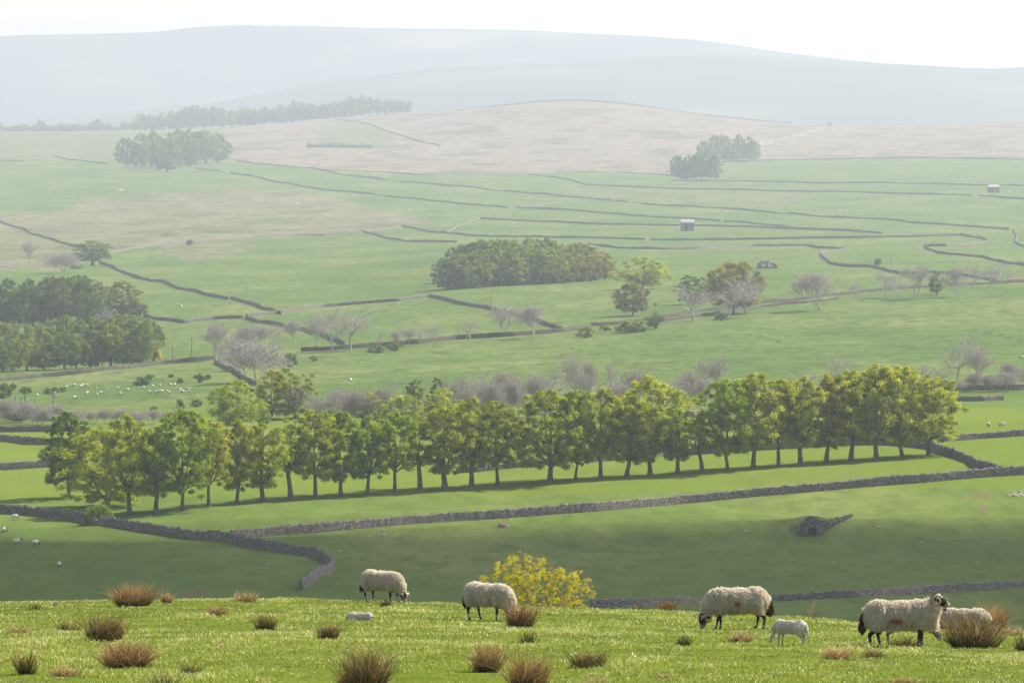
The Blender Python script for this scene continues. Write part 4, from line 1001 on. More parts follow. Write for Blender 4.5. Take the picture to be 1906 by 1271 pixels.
def make_sheep(label, loc, rz, pose='stand', seed=1, lamb=False, horns=True, group='sheep and lambs on the brow', scale=1.0, headto=None, mark=None, nlocks=7500, tail='brown', legs_dx=(0, 0, 0, 0), skin=None, pollto=None, name=None):
    root = empty(name or ('lamb' if lamb else 'sheep'), loc, rz, scale)
    tag(root, label, 'lamb' if lamb else 'sheep', group)
    rng = np.random.default_rng(seed)
    sk = MB(); wl = MB()
    slim = .78 if lamb else 1.0
    dz = 0.0
    if pose == 'lie': dz = -.30
    # ---- legs
    if pose != 'lie':
        for q, sd in enumerate((-1, 1)):
            dx = legs_dx[q]
            capsule(sk, [(-.36, sd * .11, .50), (-.34 + dx * .4, sd * .12, .38), (-.47 + dx * .8, sd * .12, .235), (-.445 + dx, sd * .12, .05), (-.42 + dx, sd * .12, .012)],
                    [.10, .070, .033, .022, .030])
            dx = legs_dx[2 + q]
            capsule(sk, [(.30, sd * .10, .48), (.29, sd * .11, .36), (.32 + dx * .6, sd * .11, .20), (.315 + dx, sd * .11, .05), (.335 + dx, sd * .11, .012)],
                    [.085, .055, .030, .021, .029])
    else:
        for sd in (-1, 1):
            capsule(sk, [(.30, sd * .13, .12), (.46, sd * .14, .06), (.30, sd * .17, .03)], [.07, .036, .024])
            capsule(sk, [(-.30, sd * .17, .14), (-.10, sd * .24, .08), (-.32, sd * .25, .03)], [.09, .05, .024])
    # ---- torso core
    ball(sk, (-.02, 0, .52 + dz), (.44, .19 * slim, .20))
    ww = (.92 if lamb else 1.0)
    if lamb:
        ball(wl, (-.33, 0, .54 + dz), (.22, .175, .20)); ball(wl, (-.02, 0, .52 + dz), (.36, .175, .185)); ball(wl, (.28, 0, .52 + dz), (.21, .16, .20))
    else:
        ball(wl, (-.34, 0, .575 + dz), (.25, .225, .215)); ball(wl, (-.02, 0, .56 + dz), (.42, .25, .213)); ball(wl, (.28, 0, .565 + dz), (.26, .215, .215))
        ball(wl, (-.52, 0, .55 + dz), (.09, .14, .15))
    if pose != 'lie':
        for q, sd in enumerate((-1, 1)):
            capsule(wl, [(-.36, sd * .12, .50), (-.37 + legs_dx[q] * .3, sd * .125, .40), (-.40 + legs_dx[q] * .5, sd * .12, .345)], [.14 * ww, .10 * ww, .055 * ww])
            capsule(wl, [(.29, sd * .11, .50), (.30 + legs_dx[2 + q] * .4, sd * .11, .40)], [.12 * ww, .06 * ww])
    # ---- neck and head
    if pose == 'stand': poll, muz = (.56, 0, .835), (.76, 0, .725)
    elif pose == 'graze': poll, muz = (.66, 0, .235), (.715, 0, .035)
    else: poll, muz = (.50, 0, .84 + dz * .9), (.66, 0, .76 + dz * .9)
    if pollto is not None: poll = pollto
    if headto is not None: muz = headto
    pol = np.array(poll)
    sh = np.array((.36, 0, .58 + dz))
    hd = pol - np.array([.04, 0, .02])
    if pose == 'graze':
        mid = np.array([.52, pol[1] * .5, .45]); wr = [.20, .155, .085]
    else:
        mid = (sh + hd) / 2 + np.array([.03, 0, -.02]); wr = [.20, .135, .065]
    if lamb: wr = [.15, .095, .062]
    capsule(sk, [sh, mid, hd], [.10, .07, .055]); capsule(wl, [sh, mid, hd + (mid - hd) * (.45 if pose == 'graze' else .60)], wr)
    if pose == 'stand' and not lamb:
        ball(wl, (.47, 0, .52), (.12, .15, .17)); ball(wl, (.46, 0, .45), (.085, .10, .10))
    P, f, u, l, Rm = head_parts(sk, poll, muz, .86 if lamb else 1.30)
    me = remeshed(sk, .014 if not lamb else .016, 'body', [skin or (M_SPECK if lamb else M_SKIN)], 2)
    co = np.empty(len(me.vertices) * 3, np.float32); me.vertices.foreach_get('co', co); co = co.reshape(-1, 3)
    at_w = me.attributes.new('white', 'FLOAT', 'POINT')
    mz = P(.98, 0, -.01); w = np.clip(1.35 - np.linalg.norm(co - mz, axis=1) / .055, 0, 1)
    for sd in (-1, 1): w = np.maximum(w, np.clip(1.4 - np.linalg.norm((co - P(.30, sd * .05, .055)) / .024, axis=1), 0, .9))
    if lamb: w = np.maximum(w * .2, np.where(np.linalg.norm(co - pol, axis=1) < .12, .75, .0) + np.where(co[:, 2] > .1, .35, 0))
    w = np.maximum(w, np.where((co[:, 2] < .16) & (co[:, 2] > .05) & (pose != 'lie'), np.clip(.25 + .6 * vnoise(co[:, 0] * 9, co[:, 2] * 30, seed), 0, .6), 0))
    at_w.data.foreach_set('value', w.astype(np.float32))
    obj('body', me, root)
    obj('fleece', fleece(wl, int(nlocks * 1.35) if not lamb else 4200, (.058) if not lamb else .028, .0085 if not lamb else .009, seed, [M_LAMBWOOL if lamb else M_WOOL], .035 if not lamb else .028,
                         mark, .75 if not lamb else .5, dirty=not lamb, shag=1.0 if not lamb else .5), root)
    # ---- tail
    tl = MB()
    if lamb: capsule(tl, [(-.52, 0, .60 + dz), (-.58, 0, .48 + dz), (-.585, 0, max(.1, .30 + dz))], [.045, .040, .03])
    else: capsule(tl, [(-.55, 0, .62 + dz), (-.615, 0, .50 + dz), (-.635, 0, .38 + dz), (-.63, 0, .27 + max(dz, -.12))], [.03, .034, .040, .030])
    tint = (lambda p, t: t * .45 + np.clip(.55 - (p[:, 2] - .1) * 1.6, 0, .7) * .8) if not lamb else None
    obj('tail', fleece(tl, 900 if not lamb else 300, .05 if not lamb else .025, .009, seed + 3, [M_TAILWOOL if not lamb and tail == 'brown' else (M_LAMBWOOL if lamb else M_WOOL)], .028, None, .8, 'tail', tint=tint), root)
    if horns and not lamb:
        for sd in (-1, 1):
            t = np.linspace(0, 1, 40); ang = 1.9 + t * 2 * np.pi * 1.08; rr = .062 * (1 - .45 * t) + .010
            cen = P(.12, sd * .075, -.02)
            Q = cen + np.outer(np.cos(ang) * rr, f) + np.outer(np.sin(ang) * rr, u) + np.outer(sd * (.055 * t + .005), l)
            Q[0] = P(.12, sd * .03, .045); hr = (.024 * (1 - t) ** .6 + .006) * (1 + .09 * np.sin(t * 75))
            hm = MB(); hm.tube(Q, hr, 9); obj('horn', hm.me('horn', [M_HORN], True), root)
    for sd in (-1, 1):
        em = MB(); ball(em, P(.36, sd * .052, .030), (.010, .008, .010), 8, 6); obj('eye', em.me('eye', [M_EYE], True), root)
    if horns and not lamb and pose == 'stand':
        tm = MB(); tm.box(P(.05, -.155, -.035), (.03, .006, .03)); obj('ear_tag', tm.me('ear_tag', [M_TAG]), root)
    return root
def stand_at(px, py, dmin=40): return at(px, py, dmin)
A_ = []
p = at(1678, 1207, 40)
make_sheep('horned ewe standing with head raised, facing right, in front of the lying ewe', p, R(-4), 'stand', 11, mark=(np.array([-.08, -.27, .46]), np.array([.085, .12, .032])), scale=1.0, legs_dx=(-.06, .10, .0, -.05), nlocks=11000)
p = at(1372, 1171, 40)
make_sheep('horned ewe grazing facing left with a curled horn and long shaggy tail', p, R(180 + 4), 'graze', 12, mark=(np.array([.02, .27, .50]), np.array([.04, .12, .03])), scale=1.03, legs_dx=(.06, -.05, -.02, .1), nlocks=10000, pollto=(.64, .03, .255), headto=(.69, .05, .05))
p = at(910, 1154, 40)
make_sheep('ewe grazing with its head hidden behind a red brown rush tuft', p, R(-36), 'graze', 13, scale=.92, legs_dx=(.0, .12, -.04, .10), nlocks=9000)
p = at(712, 1121, 40)
make_sheep('leftmost grazing ewe, black face down at the edge of the brow', p, R(-34), 'graze', 14, scale=1.0, legs_dx=(.02, .10, .0, .10), nlocks=9000, pollto=(.67, -.03, .235), headto=(.74, -.07, .06))
p = at(1792, 1159, 40)
make_sheep('ewe lying down behind the standing ewe with horns towards the camera', p, R(180 - 12), 'lie', 15, scale=.96, nlocks=8000, pollto=(.48, .10, .50), headto=(.60, .22, .36))
p = at(1690, 1199, 40)
make_sheep('speckle faced sheep grazing half hidden behind the standing ewe', p, R(-2), 'graze', 16, horns=False, scale=.74, nlocks=5000, skin=M_SPECK, pollto=(.64, -.02, .30), headto=(.76, -.06, .12))
p = at(671, 1154, 40)
make_sheep('white lamb lying flat in the grass with a black nose', p - Vector((0, 0, .04)), R(-5), 'lie', 17, True, scale=.46, pollto=(.44, 0, .26), headto=(.62, -.03, .23))
p = at(1471, 1201, 40)
make_sheep('small white lamb grazing with a red spot on its rump', p, R(180 - 38), 'graze', 18, True, scale=.58, mark=(np.array([-.34, .06, .73]), np.array([.035, .05, .04])), pollto=(.60, .03, .24), headto=(.68, .05, .06), legs_dx=(.05, -.06, .03, .0))
p = at(1776, 1158, 40)
make_sheep('white lamb lying against the front of the resting ewe', p, R(180 + 8), 'lie', 19, True, scale=.60, pollto=(.42, .0, .30), headto=(.56, .06, .24))
# ---- far sheep
def far_sheep_mesh(seed, graze=True):
    mb = MB(); ball(mb, (0, 0, .52), (.48, .24, .25), 10, 7); ball(mb, (-.3, 0, .53), (.25, .23, .23), 8, 6)
    hd = MB()
    if graze: capsule(hd, [(.42, 0, .5), (.62, 0, .22), (.68, 0, .06)], [.10, .07, .045], 6)
    else: capsule(hd, [(.42, 0, .6), (.56, 0, .78), (.72, 0, .72)], [.10, .07, .045], 6)
    for x in (-.36, .3):
        for y in (-.11, .11): hd.tube(np.array([[x, y, .45], [x, y, 0]]), [.05, .03], 5)
    V1, F1 = np.vstack(mb.v), np.vstack(mb.f); V2, F2 = np.vstack(hd.v), np.vstack(hd.f)
    F_ = np.vstack([F1, F2 + len(V1)]); tri = np.vstack([F_[:, [0, 1, 2]], F_[F_[:, 2] != F_[:, 3]][:, [0, 2, 3]]])
    k1 = len(F1); mi = np.where(tri.min(1) < len(V1), 0, 1)
    return mesh_np('sheep', np.vstack([V1, V2]), tri, [M_FARWOOL, M_FARFACE], mi, True)
M_FARWOOL = simple('far_fleece', (.80, .74, .64)); M_FARFACE = simple('far_face', (.05, .045, .04))
FS = [far_sheep_mesh(1), far_sheep_mesh(2, False)]
fs0 = None
def far_sheep(px, py, label, group, s=1.0, rz=None):
    rnd = random.Random(int(px * 31 + py)); p = at(px, py)
    o = obj('sheep', FS[rnd.randrange(2)], None, p, rnd.uniform(0, 6.28) if rz is None else rz, s * (1 + .12 * (p.y > 1500)))
    return tag(o, label, 'sheep', group)
Z3 = [(412, 952), (447, 958), (457, 952), (479, 952), (532, 971), (485, 992), (601, 977), (561, 993), (538, 1004), (653, 967), (707, 976), (665, 998), (797, 965), (847, 957), (886, 952), (829, 988), (864, 990), (873, 985), (886, 985), (900, 985), (925, 985), (937, 990), (945, 950), (967, 948), (999, 976), (995, 988), (1014, 986), (1037, 972), (1048, 972), (1045, 985), (205, 1007), (306, 995), (308, 1010), (414, 1018), (370, 960), (480, 998)]
for x, y in Z3: far_sheep(x / 2.978, 400 + y / 2.978, 'tiny cream sheep of the flock in the pasture between dark bushes', 'flock in the bushy pasture')
for x, y in [(1016, 434), (984, 502), (1003, 508), (1007, 518), (1107, 509), (1270, 488), (1128, 610), (1240, 241)]:
    far_sheep(x / 2.978, 400 + y / 2.978, 'tiny sheep in the fields beside the downhill wall at left', 'scattered sheep in the left fields')
for x, y in [(753, 655), (812, 665), (915, 674), (925, 674), (1120, 706), (1145, 717), (1240, 712), (1330, 760), (1350, 762), (1560, 795), (1583, 783), (1600, 790), (1640, 797), (1700, 765), (1730, 815), (1745, 805), (1760, 812), (1590, 815), (1715, 820)]:
    far_sheep(x / 2, y / 2, 'tiny pale sheep dotted over the high fields at upper left centre', 'sheep in the high left fields')
for x, y in [(1703, 487), (1731, 485), (1747, 490), (1754, 489), (1764, 488), (1803, 489), (1785, 503), (1600, 378), (1697, 411), (1872, 402), (1853, 376), (1565, 425), (1690, 372), (1790, 387), (1876, 318), (1736, 346), (1550, 416)]:
    far_sheep(x, y, 'tiny pale sheep dotted over the right hand fields', 'sheep in the right fields')
for (x, y, lb) in [(29, 967, 'pale sheep just below the wall in the lower left corner field'), (6, 991, 'cream sheep at the left edge, partly cut by the frame'), (11, 990, 'cream sheep touching the one at the left edge'), (32, 1013, 'brownish sheep, left of the pair in the shaded field edge'), (67, 1015, 'brownish sheep, right of the pair at the shaded field edge'), (110, 1056, 'white sheep alone in the dark lower left field'),
                   (1865, 794, 'white sheep at right beside the low wall, with another on its left'), (1840, 794, 'small white sheep left of another near the right hand low wall'), (1655, 818, 'yellowish sheep glimpsed through the right hand trunks'), (1902, 668, 'sheep at the right edge of the big middle pasture'), (652, 711, 'lone pale sheep on the rough middle pasture')]:
    far_sheep(x, y, lb, None, 1.15 if y > 760 else 1.3)
# ================================================================ foreground turf, rushes, hawthorn
def blade_mat(name, stops, trans=.35, gloss=False):
    m, nt, out = new_mat(name)
    d = N(nt, 'ShaderNodeBsdfDiffuse'); t = N(nt, 'ShaderNodeBsdfTranslucent'); mx = N(nt, 'ShaderNodeMixShader'); mx.inputs[0].default_value = trans
    a = N(nt, 'ShaderNodeAttribute'); a.attribute_name = 'tint'
    c = ramp(nt, a.outputs['Fac'], stops).outputs[0]
    nt.links.new(c, d.inputs[0]); nt.links.new(c, t.inputs[0])
    nt.links.new(d.outputs[0], mx.inputs[1]); nt.links.new(t.outputs[0], mx.inputs[2])
    if gloss:
        g = N(nt, 'ShaderNodeBsdfGlossy'); g.inputs['Roughness'].default_value = .38; g.inputs[0].default_value = (.8, .8, .7, 1)
        m2 = N(nt, 'ShaderNodeMixShader'); m2.inputs[0].default_value = .05
        nt.links.new(mx.outputs[0], m2.inputs[1]); nt.links.new(g.outputs[0], m2.inputs[2]); nt.links.new(m2.outputs[0], out.inputs[0])
    else: nt.links.new(mx.outputs[0], out.inputs[0])
    return m
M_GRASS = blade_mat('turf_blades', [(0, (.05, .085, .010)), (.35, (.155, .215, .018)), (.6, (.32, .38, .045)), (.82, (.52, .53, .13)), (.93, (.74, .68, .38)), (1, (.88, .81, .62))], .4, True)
M_RUSH = blade_mat('rush_stems', [(0, (.012, .008, .005)), (.12, (.04, .055, .015)), (.35, (.085, .12, .03)), (.5, (.20, .12, .055)), (.68, (.34, .17, .07)), (.85, (.50, .33, .15)), (1, (.70, .57, .35))], .25)
def blades(P, Dr, L, W, T, rng):
    n = len(P); side = np.cross(Dr, rng.normal(size=(n, 3))); side[:, 2] *= .2; side /= np.linalg.norm(side, axis=1)[:, None] + 1e-9
    bend = rng.normal(size=(n, 3)) * .25; bend[:, 2] = -.12
    mid = P + Dr * (L * .55)[:, None]; tip = P + Dr * L[:, None] + bend * L[:, None]
    V = np.stack([P - side * W[:, None], P + side * W[:, None], mid + side * (W * .7)[:, None], tip, mid - side * (W * .7)[:, None]], 1)
    o = (np.arange(n) * 5)[:, None]
    Fc = np.concatenate([o + [[0, 1, 2]], o + [[0, 2, 4]], o + [[4, 2, 3]]], 1).reshape(-1, 3)
    tt = np.repeat(T, 5).reshape(n, 5)
    return V.reshape(-1, 3), Fc, tt
def turf():
    rng = np.random.default_rng(77); n = 760000
    D = 56 + (152 - 56) * rng.uniform(0, 1, n) ** 1.05
    X = rng.uniform(-1, 1, n) * (.128 * D)
    keep = rng.random(n) < .55 + .45 * vnoise(X / .5, D / .9, 61)
    X, D = X[keep], D[keep]; n = len(X)
    P = np.stack([X, D, gz(X, D) - .01], 1)
    az = rng.uniform(0, 6.283, n); tl = rng.uniform(.1, .75, n)
    Dr = np.stack([np.cos(az) * tl, np.sin(az) * tl, np.ones(n)], 1); Dr /= np.linalg.norm(Dr, axis=1)[:, None]
    big = fbm(X / 1.9, D / 5.0, 62, 3); sm = vnoise(X / .35, D / .6, 63)
    L = np.clip(.046 + .024 * sm + .022 * big, .018, .13) * rng.uniform(.6, 1.5, n)
    W = rng.uniform(.0045, .0095, n) * (D / 90)
    T = np.clip(.46 + .17 * rng.normal(size=n) + .16 * sm + .22 * big, 0, .92)
    straw = rng.random(n) < .05 + .10 * np.clip(fbm(X / 1.3, D / 2, 65, 2), 0, 1); T[straw] = rng.uniform(.85, 1, straw.sum()); L[straw] *= 1.2
    V, Fc, tt = blades(P, Dr, L, W, T, rng)
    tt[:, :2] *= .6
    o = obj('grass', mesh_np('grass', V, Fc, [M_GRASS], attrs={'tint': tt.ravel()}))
    tag(o, 'short bright green grazed grass covering the brow', None, None, 'stuff')
turf()
def rush(px, py, wpx, hpx, tone, label, n=None, spread=.85):
    p = at(px, py, 40); s = p.y / F; w = wpx * s * 1.32; h = hpx * s * 1.28
    rng = np.random.default_rng(int(px * 3 + py)); n = int((n or 300) * 1.4)
    r = w * .20 * rng.uniform(0, 1, n) ** .5; az = rng.uniform(0, 6.283, n)
    ns = int(rng.integers(3, 7)); sa = rng.uniform(0, 6.283, ns); sr = w * rng.uniform(.04, .20, ns); sh = rng.uniform(.62, 1.1, ns); sub = rng.integers(0, ns, n)
    P = np.stack([np.cos(az) * r * .8 + np.cos(sa[sub]) * sr[sub], np.sin(az) * r + np.sin(sa[sub]) * sr[sub], np.full(n, -.02)], 1)
    lean = (r / (w * .20)) * spread * rng.uniform(.3, 1.6, n) * np.clip(w / max(h, .05) * .62, .3, 1.6); az2 = az + rng.normal(0, .7, n)
    Dr = np.stack([np.cos(az2) * lean, np.sin(az2) * lean, np.ones(n)], 1); Dr /= np.linalg.norm(Dr, axis=1)[:, None]
    L = h * sh[sub] * rng.uniform(.35, 1.15, n)
    W = np.full(n, .0052) * rng.uniform(.7, 1.4, n) * (p.y / 90)
    base = {'brown': (.70, .10), 'red': (.60, .09), 'mixed': (.46, .14), 'green': (.30, .08), 'straw': (.86, .09), 'dark': (.45, .16)}[tone]
    T = np.clip(base[0] + base[1] * rng.normal(size=n), .05, 1)
    k = rng.random(n); T = np.where(k < .16, rng.uniform(.25, .4, n), T); T = np.where(k > .90, rng.uniform(.85, 1, n), T)
    V, Fc, tt = blades(P, Dr, L, W, T, rng)
    # stems dark at the base, pale at the tips
    tt[:, :2] = np.minimum(tt[:, :2], .06); tt[:, 3] = np.clip(tt[:, 3] + (.12 if tone != 'green' else 0), 0, 1)
    # green turf collar
    m = n // 4; a = rng.uniform(0, 6.283, m); rr = w * rng.uniform(.15, .42, m)
    o = obj('rush_tuft', mesh_np('rush_tuft', V, Fc, [M_RUSH], attrs={'tint': tt.ravel()}), None, p)
    return tag(o, label, 'rush tuft', 'tufts of rushes on the brow')
RUSH = [(247, 1127, 80, 46, 'brown', 'large round orange brown rush tuft on the skyline of the brow at left', 620), (314, 1122, 28, 24, 'straw', 'small thin tuft just right of the large round one on the brow', 110), (460, 1120, 56, 24, 'straw', 'low straw coloured tuft on the brow edge left of the first ewe', 200),
 (403, 1145, 52, 26, 'brown', 'greyish brown low tuft below the straw one', 260), (193, 1192, 88, 54, 'dark', 'tall dark green and brown tuft standing behind the big spreading one', 620), (215, 1240, 142, 62, 'brown', 'biggest spreading tuft of pale brown rushes at lower left', 900),
 (128, 1176, 42, 32, 'mixed', 'sparse grey green tuft left of the tall dark one', 120), (38, 1177, 56, 20, 'straw', 'flattened straw tuft near the left edge', 140), (490, 1172, 48, 34, 'mixed', 'small green brown tuft alone right of the pale low one', 240), (612, 1190, 42, 40, 'dark', 'compact dark red tuft left of the lying lamb', 320),
 (50, 1253, 44, 46, 'mixed', 'upright green and brown tuft in the lower left corner', 220), (122, 1258, 56, 26, 'straw', 'low dry tuft right of the corner one', 180), (355, 1254, 54, 26, 'mixed', 'dark low tuft at the bottom, left of centre', 180), (310, 1290, 76, 54, 'green', 'sparse tall green tuft cut by the bottom edge', 130),
 (415, 1204, 38, 14, 'straw', 'faint pale tuft in the open turf', 80), (62, 1134, 44, 18, 'green', 'wispy green tuft on the brow near the left edge', 70), (693, 1280, 110, 78, 'dark', 'large dark brown tuft cut by the bottom edge', 800), (905, 1250, 78, 60, 'brown', 'brown tuft behind the dark red one at bottom centre', 460),
 (975, 1284, 100, 78, 'red', 'dark red brown tuft at the bottom edge near the centre', 640), (972, 1167, 66, 52, 'red', 'red brown tuft hiding the head of a ewe', 560), (980, 1196, 28, 26, 'green', 'little green tuft below the one hiding the ewe', 90), (1092, 1241, 84, 40, 'mixed', 'spreading olive brown tuft right of the bottom centre pair', 420),
 (1110, 1284, 54, 34, 'straw', 'dry tuft cut by the bottom edge below the olive one', 160), (718, 1131, 24, 18, 'green', 'green tuft in front of the legs of the leftmost ewe', 130), (1240, 1136, 44, 24, 'red', 'red brown tuft on the brow right of the hawthorn', 260), (1183, 1133, 28, 15, 'green', 'small green tuft on the brow beside the hawthorn', 110),
 (1275, 1201, 34, 26, 'green', 'dark green spiky tuft below and left of the left facing ewe', 120), (1378, 1194, 58, 30, 'straw', 'pale bushy tuft below the left facing ewe', 260), (1815, 1206, 128, 76, 'mixed', 'largest green brown tuft beside the standing ewe', 1000), (1858, 1166, 60, 54, 'brown', 'brown tuft behind the largest one at right', 360),
 (1878, 1182, 70, 28, 'straw', 'straw fringe between the two tufts at the right edge', 200), (1560, 1226, 90, 30, 'straw', 'tangled pale dead rushes left of the standing ewe', 300), (1628, 1224, 64, 26, 'mixed', 'low olive tuft at the hind feet of the standing ewe', 200), (1682, 1203, 66, 26, 'mixed', 'short tuft under the belly of the standing ewe', 240),
 (1904, 1210, 34, 34, 'mixed', 'tuft cut by the right edge of the picture', 130), (1303, 1140, 26, 12, 'green', 'tiny tuft behind the head of the left facing ewe', 60), (1690, 1271, 64, 20, 'straw', 'dry tuft at the bottom edge below the standing ewe', 150), (1243, 1262, 40, 16, 'straw', 'small dry tuft at the bottom right of centre', 80), (636, 1276, 34, 30, 'brown', 'small brown tuft leaning on the large dark one at the bottom', 140), (545, 1215, 40, 10, 'green', 'low dark patch of rush in the middle turf', 60), (100, 1128, 30, 16, 'straw', 'few dry stems on the brow beside the wispy green tuft', 40), (1510, 1138, 26, 30, 'straw', 'few tall dry stalks on the brow between ewes', 14)]
for r_ in RUSH: rush(*r_)
# ---- hawthorn in young leaf
M_HAW = leafy('yellow_hawthorn_leaves', (.42, .41, .025), (.76, .71, .06), .45, False, 4, (1.2, 1.1, .5))
M_HTWIG = simple('hawthorn_bark', (.12, .095, .08), .9, (.32, .28, .25), 6)
def hawthorn():
    p0 = at(1005, 1131, 40); Dd = p0.y; s = Dd / F
    rng = np.random.default_rng(8)
    out = np.array([(884, 1086), (893, 1072), (918, 1066), (922, 1048), (945, 1044), (958, 1030), (974, 1026), (988, 1042), (1010, 1044), (1030, 1052), (1042, 1050), (1050, 1062), (1062, 1062), (1072, 1056), (1082, 1064), (1076, 1078), (1096, 1080), (1117, 1084), (1100, 1092), (1112, 1104), (1096, 1116), (1088, 1134), (1040, 1136), (960, 1138), (925, 1115), (900, 1100)], float)
    C = []
    while len(C) < 390:
        u, v = rng.uniform(884, 1117), rng.uniform(1026, 1136)
        if inpoly(np.array([u]), np.array([v]), out)[0]:
            C.append(((u - 1005) * s, rng.normal(0, .42), (1131 - v) * s + .02))
    C = np.array(C); C[:, 2] = np.maximum(C[:, 2], -.05)
    mb = MB(); stems = [np.array([x, y, -.3]) for x, y in ((-.25, 0), (0, .1), (.2, -.1), (.55, .05), (-.5, .05), (.85, 0))]
    nodes = [(st + np.array([0, 0, .35]), .035) for st in stems]
    for st in stems: mb.tube(np.array([st, st + [0, 0, .35]]), [.05, .035], 6)
    for c in C[np.argsort(np.linalg.norm(C - [0, 0, 0], axis=1))]:
        NP = np.array([q[0] for q in nodes]); dd = np.linalg.norm(NP - c, axis=1) + .5 * np.maximum(0, NP[:, 2] - c[2]) ; j = int(dd.argmin()); a, ra = nodes[j]
        m_ = (a + c) / 2 + rng.normal(0, .05, 3); r1 = max(.004, ra * .62)
        mb.tube(np.array([a, m_, c]), [r1, (r1 + .004) / 2, .0035], 4, False); nodes.append((m_, r1 * .8)); nodes.append((c, r1 * .55))
        for k in range(2):
            d = rng.normal(size=3); d[2] = abs(d[2]) + .3; d /= np.linalg.norm(d)
            mb.tube(np.array([m_, m_ + d * rng.uniform(.12, .3)]), [.004, .002], 3, False)
    root = empty('hawthorn_bush', p0); tag(root, 'windswept hawthorn bush in bright yellow young leaf on the brow', 'bush')
    obj('branches', mb.me('branches', [M_HTWIG], True), root)
    sel = rng.random(len(C)) < .93
    CL = np.vstack([C[sel] + rng.normal(0, .035, (sel.sum(), 3)), C[sel] * [1, .9, .96] + rng.normal(0, .07, (sel.sum(), 3))])
    ins = inpoly(CL[:, 0] / s + 1005, 1131 - CL[:, 2] / s, out); CL = CL[ins]
    V, Fc = leaf_cloud(CL, rng.uniform(.03, .09, len(CL)), 48, .0125, rng, .3, .8)
    obj('foliage', mesh_np('foliage', V, Fc, [M_HAW]), root)
hawthorn()
# ================================================================ barns, kiln, rocks, poles
M_ROCK = simple('limestone_boulder', (.28, .26, .24), .95, (.50, .47, .42), 3.0, .1, bump=.5)
M_TANROCK = simple('tan_boulder', (.26, .19, .14), .95, (.36, .28, .22), 2.0, .1, bump=.5)
M_SLATE = simple('pale_slate_roof', (.34, .34, .335), .8, (.45, .445, .44), 2.0)
M_DSLATE = simple('dark_slate_roof', (.06, .06, .068), .9, (.10, .10, .11), 2.0, .05)
M_DARKIN = simple('interior_shade', (.02, .02, .022))  # near-black colour stands in for the shade inside openings and kiln mouth
M_WOODP = simple('weathered_pole', (.16, .13, .11), .9, (.26, .22, .19), 3)
M_WHITE = simple('white_painted_metal', (.75, .75, .73), .5)
def rock_mesh(seed):
    rng = np.random.default_rng(seed); mb = MB(); n, m = 14, 9
    th, ph = np.meshgrid(np.arange(n) * 2 * np.pi / n, np.linspace(-np.pi / 2, np.pi / 2, m))
    x, y, z = np.cos(ph) * np.cos(th), np.cos(ph) * np.sin(th), np.sin(ph)
    r = 1 + .22 * fbm(x * 1.6 + seed, y * 1.6 + z * 1.3, seed, 3)
    V = np.stack([x * r, y * r * .85, z * r * .62], -1).reshape(-1, 3); V[:, 2] = np.maximum(V[:, 2], -.3)
    i = np.arange(m - 1)[:, None] * n; j = np.arange(n)[None]; j2 = (j + 1) % n
    return mesh_np('boulder', V, np.stack([i + j, i + j2, i + n + j2, i + n + j], -1).reshape(-1, 4), [M_ROCK], smooth=False)
ROCKM = [rock_mesh(i + 1) for i in range(4)]
tanm = ROCKM[1].copy(); tanm.materials[0] = M_TANROCK
def rock(px, py, wpx, label, mesh=None, flat=1.0, name='boulder', group='boulders strewn on the near slope'):
    p = at(px, py); w = wpx * p.y / F * .5; rnd = random.Random(int(px + py))
    o = obj(name, mesh or ROCKM[rnd.randrange(4)], None, p, rnd.uniform(-.4, .4), (w, w, w * flat))
    return tag(o, label, 'rock', group)
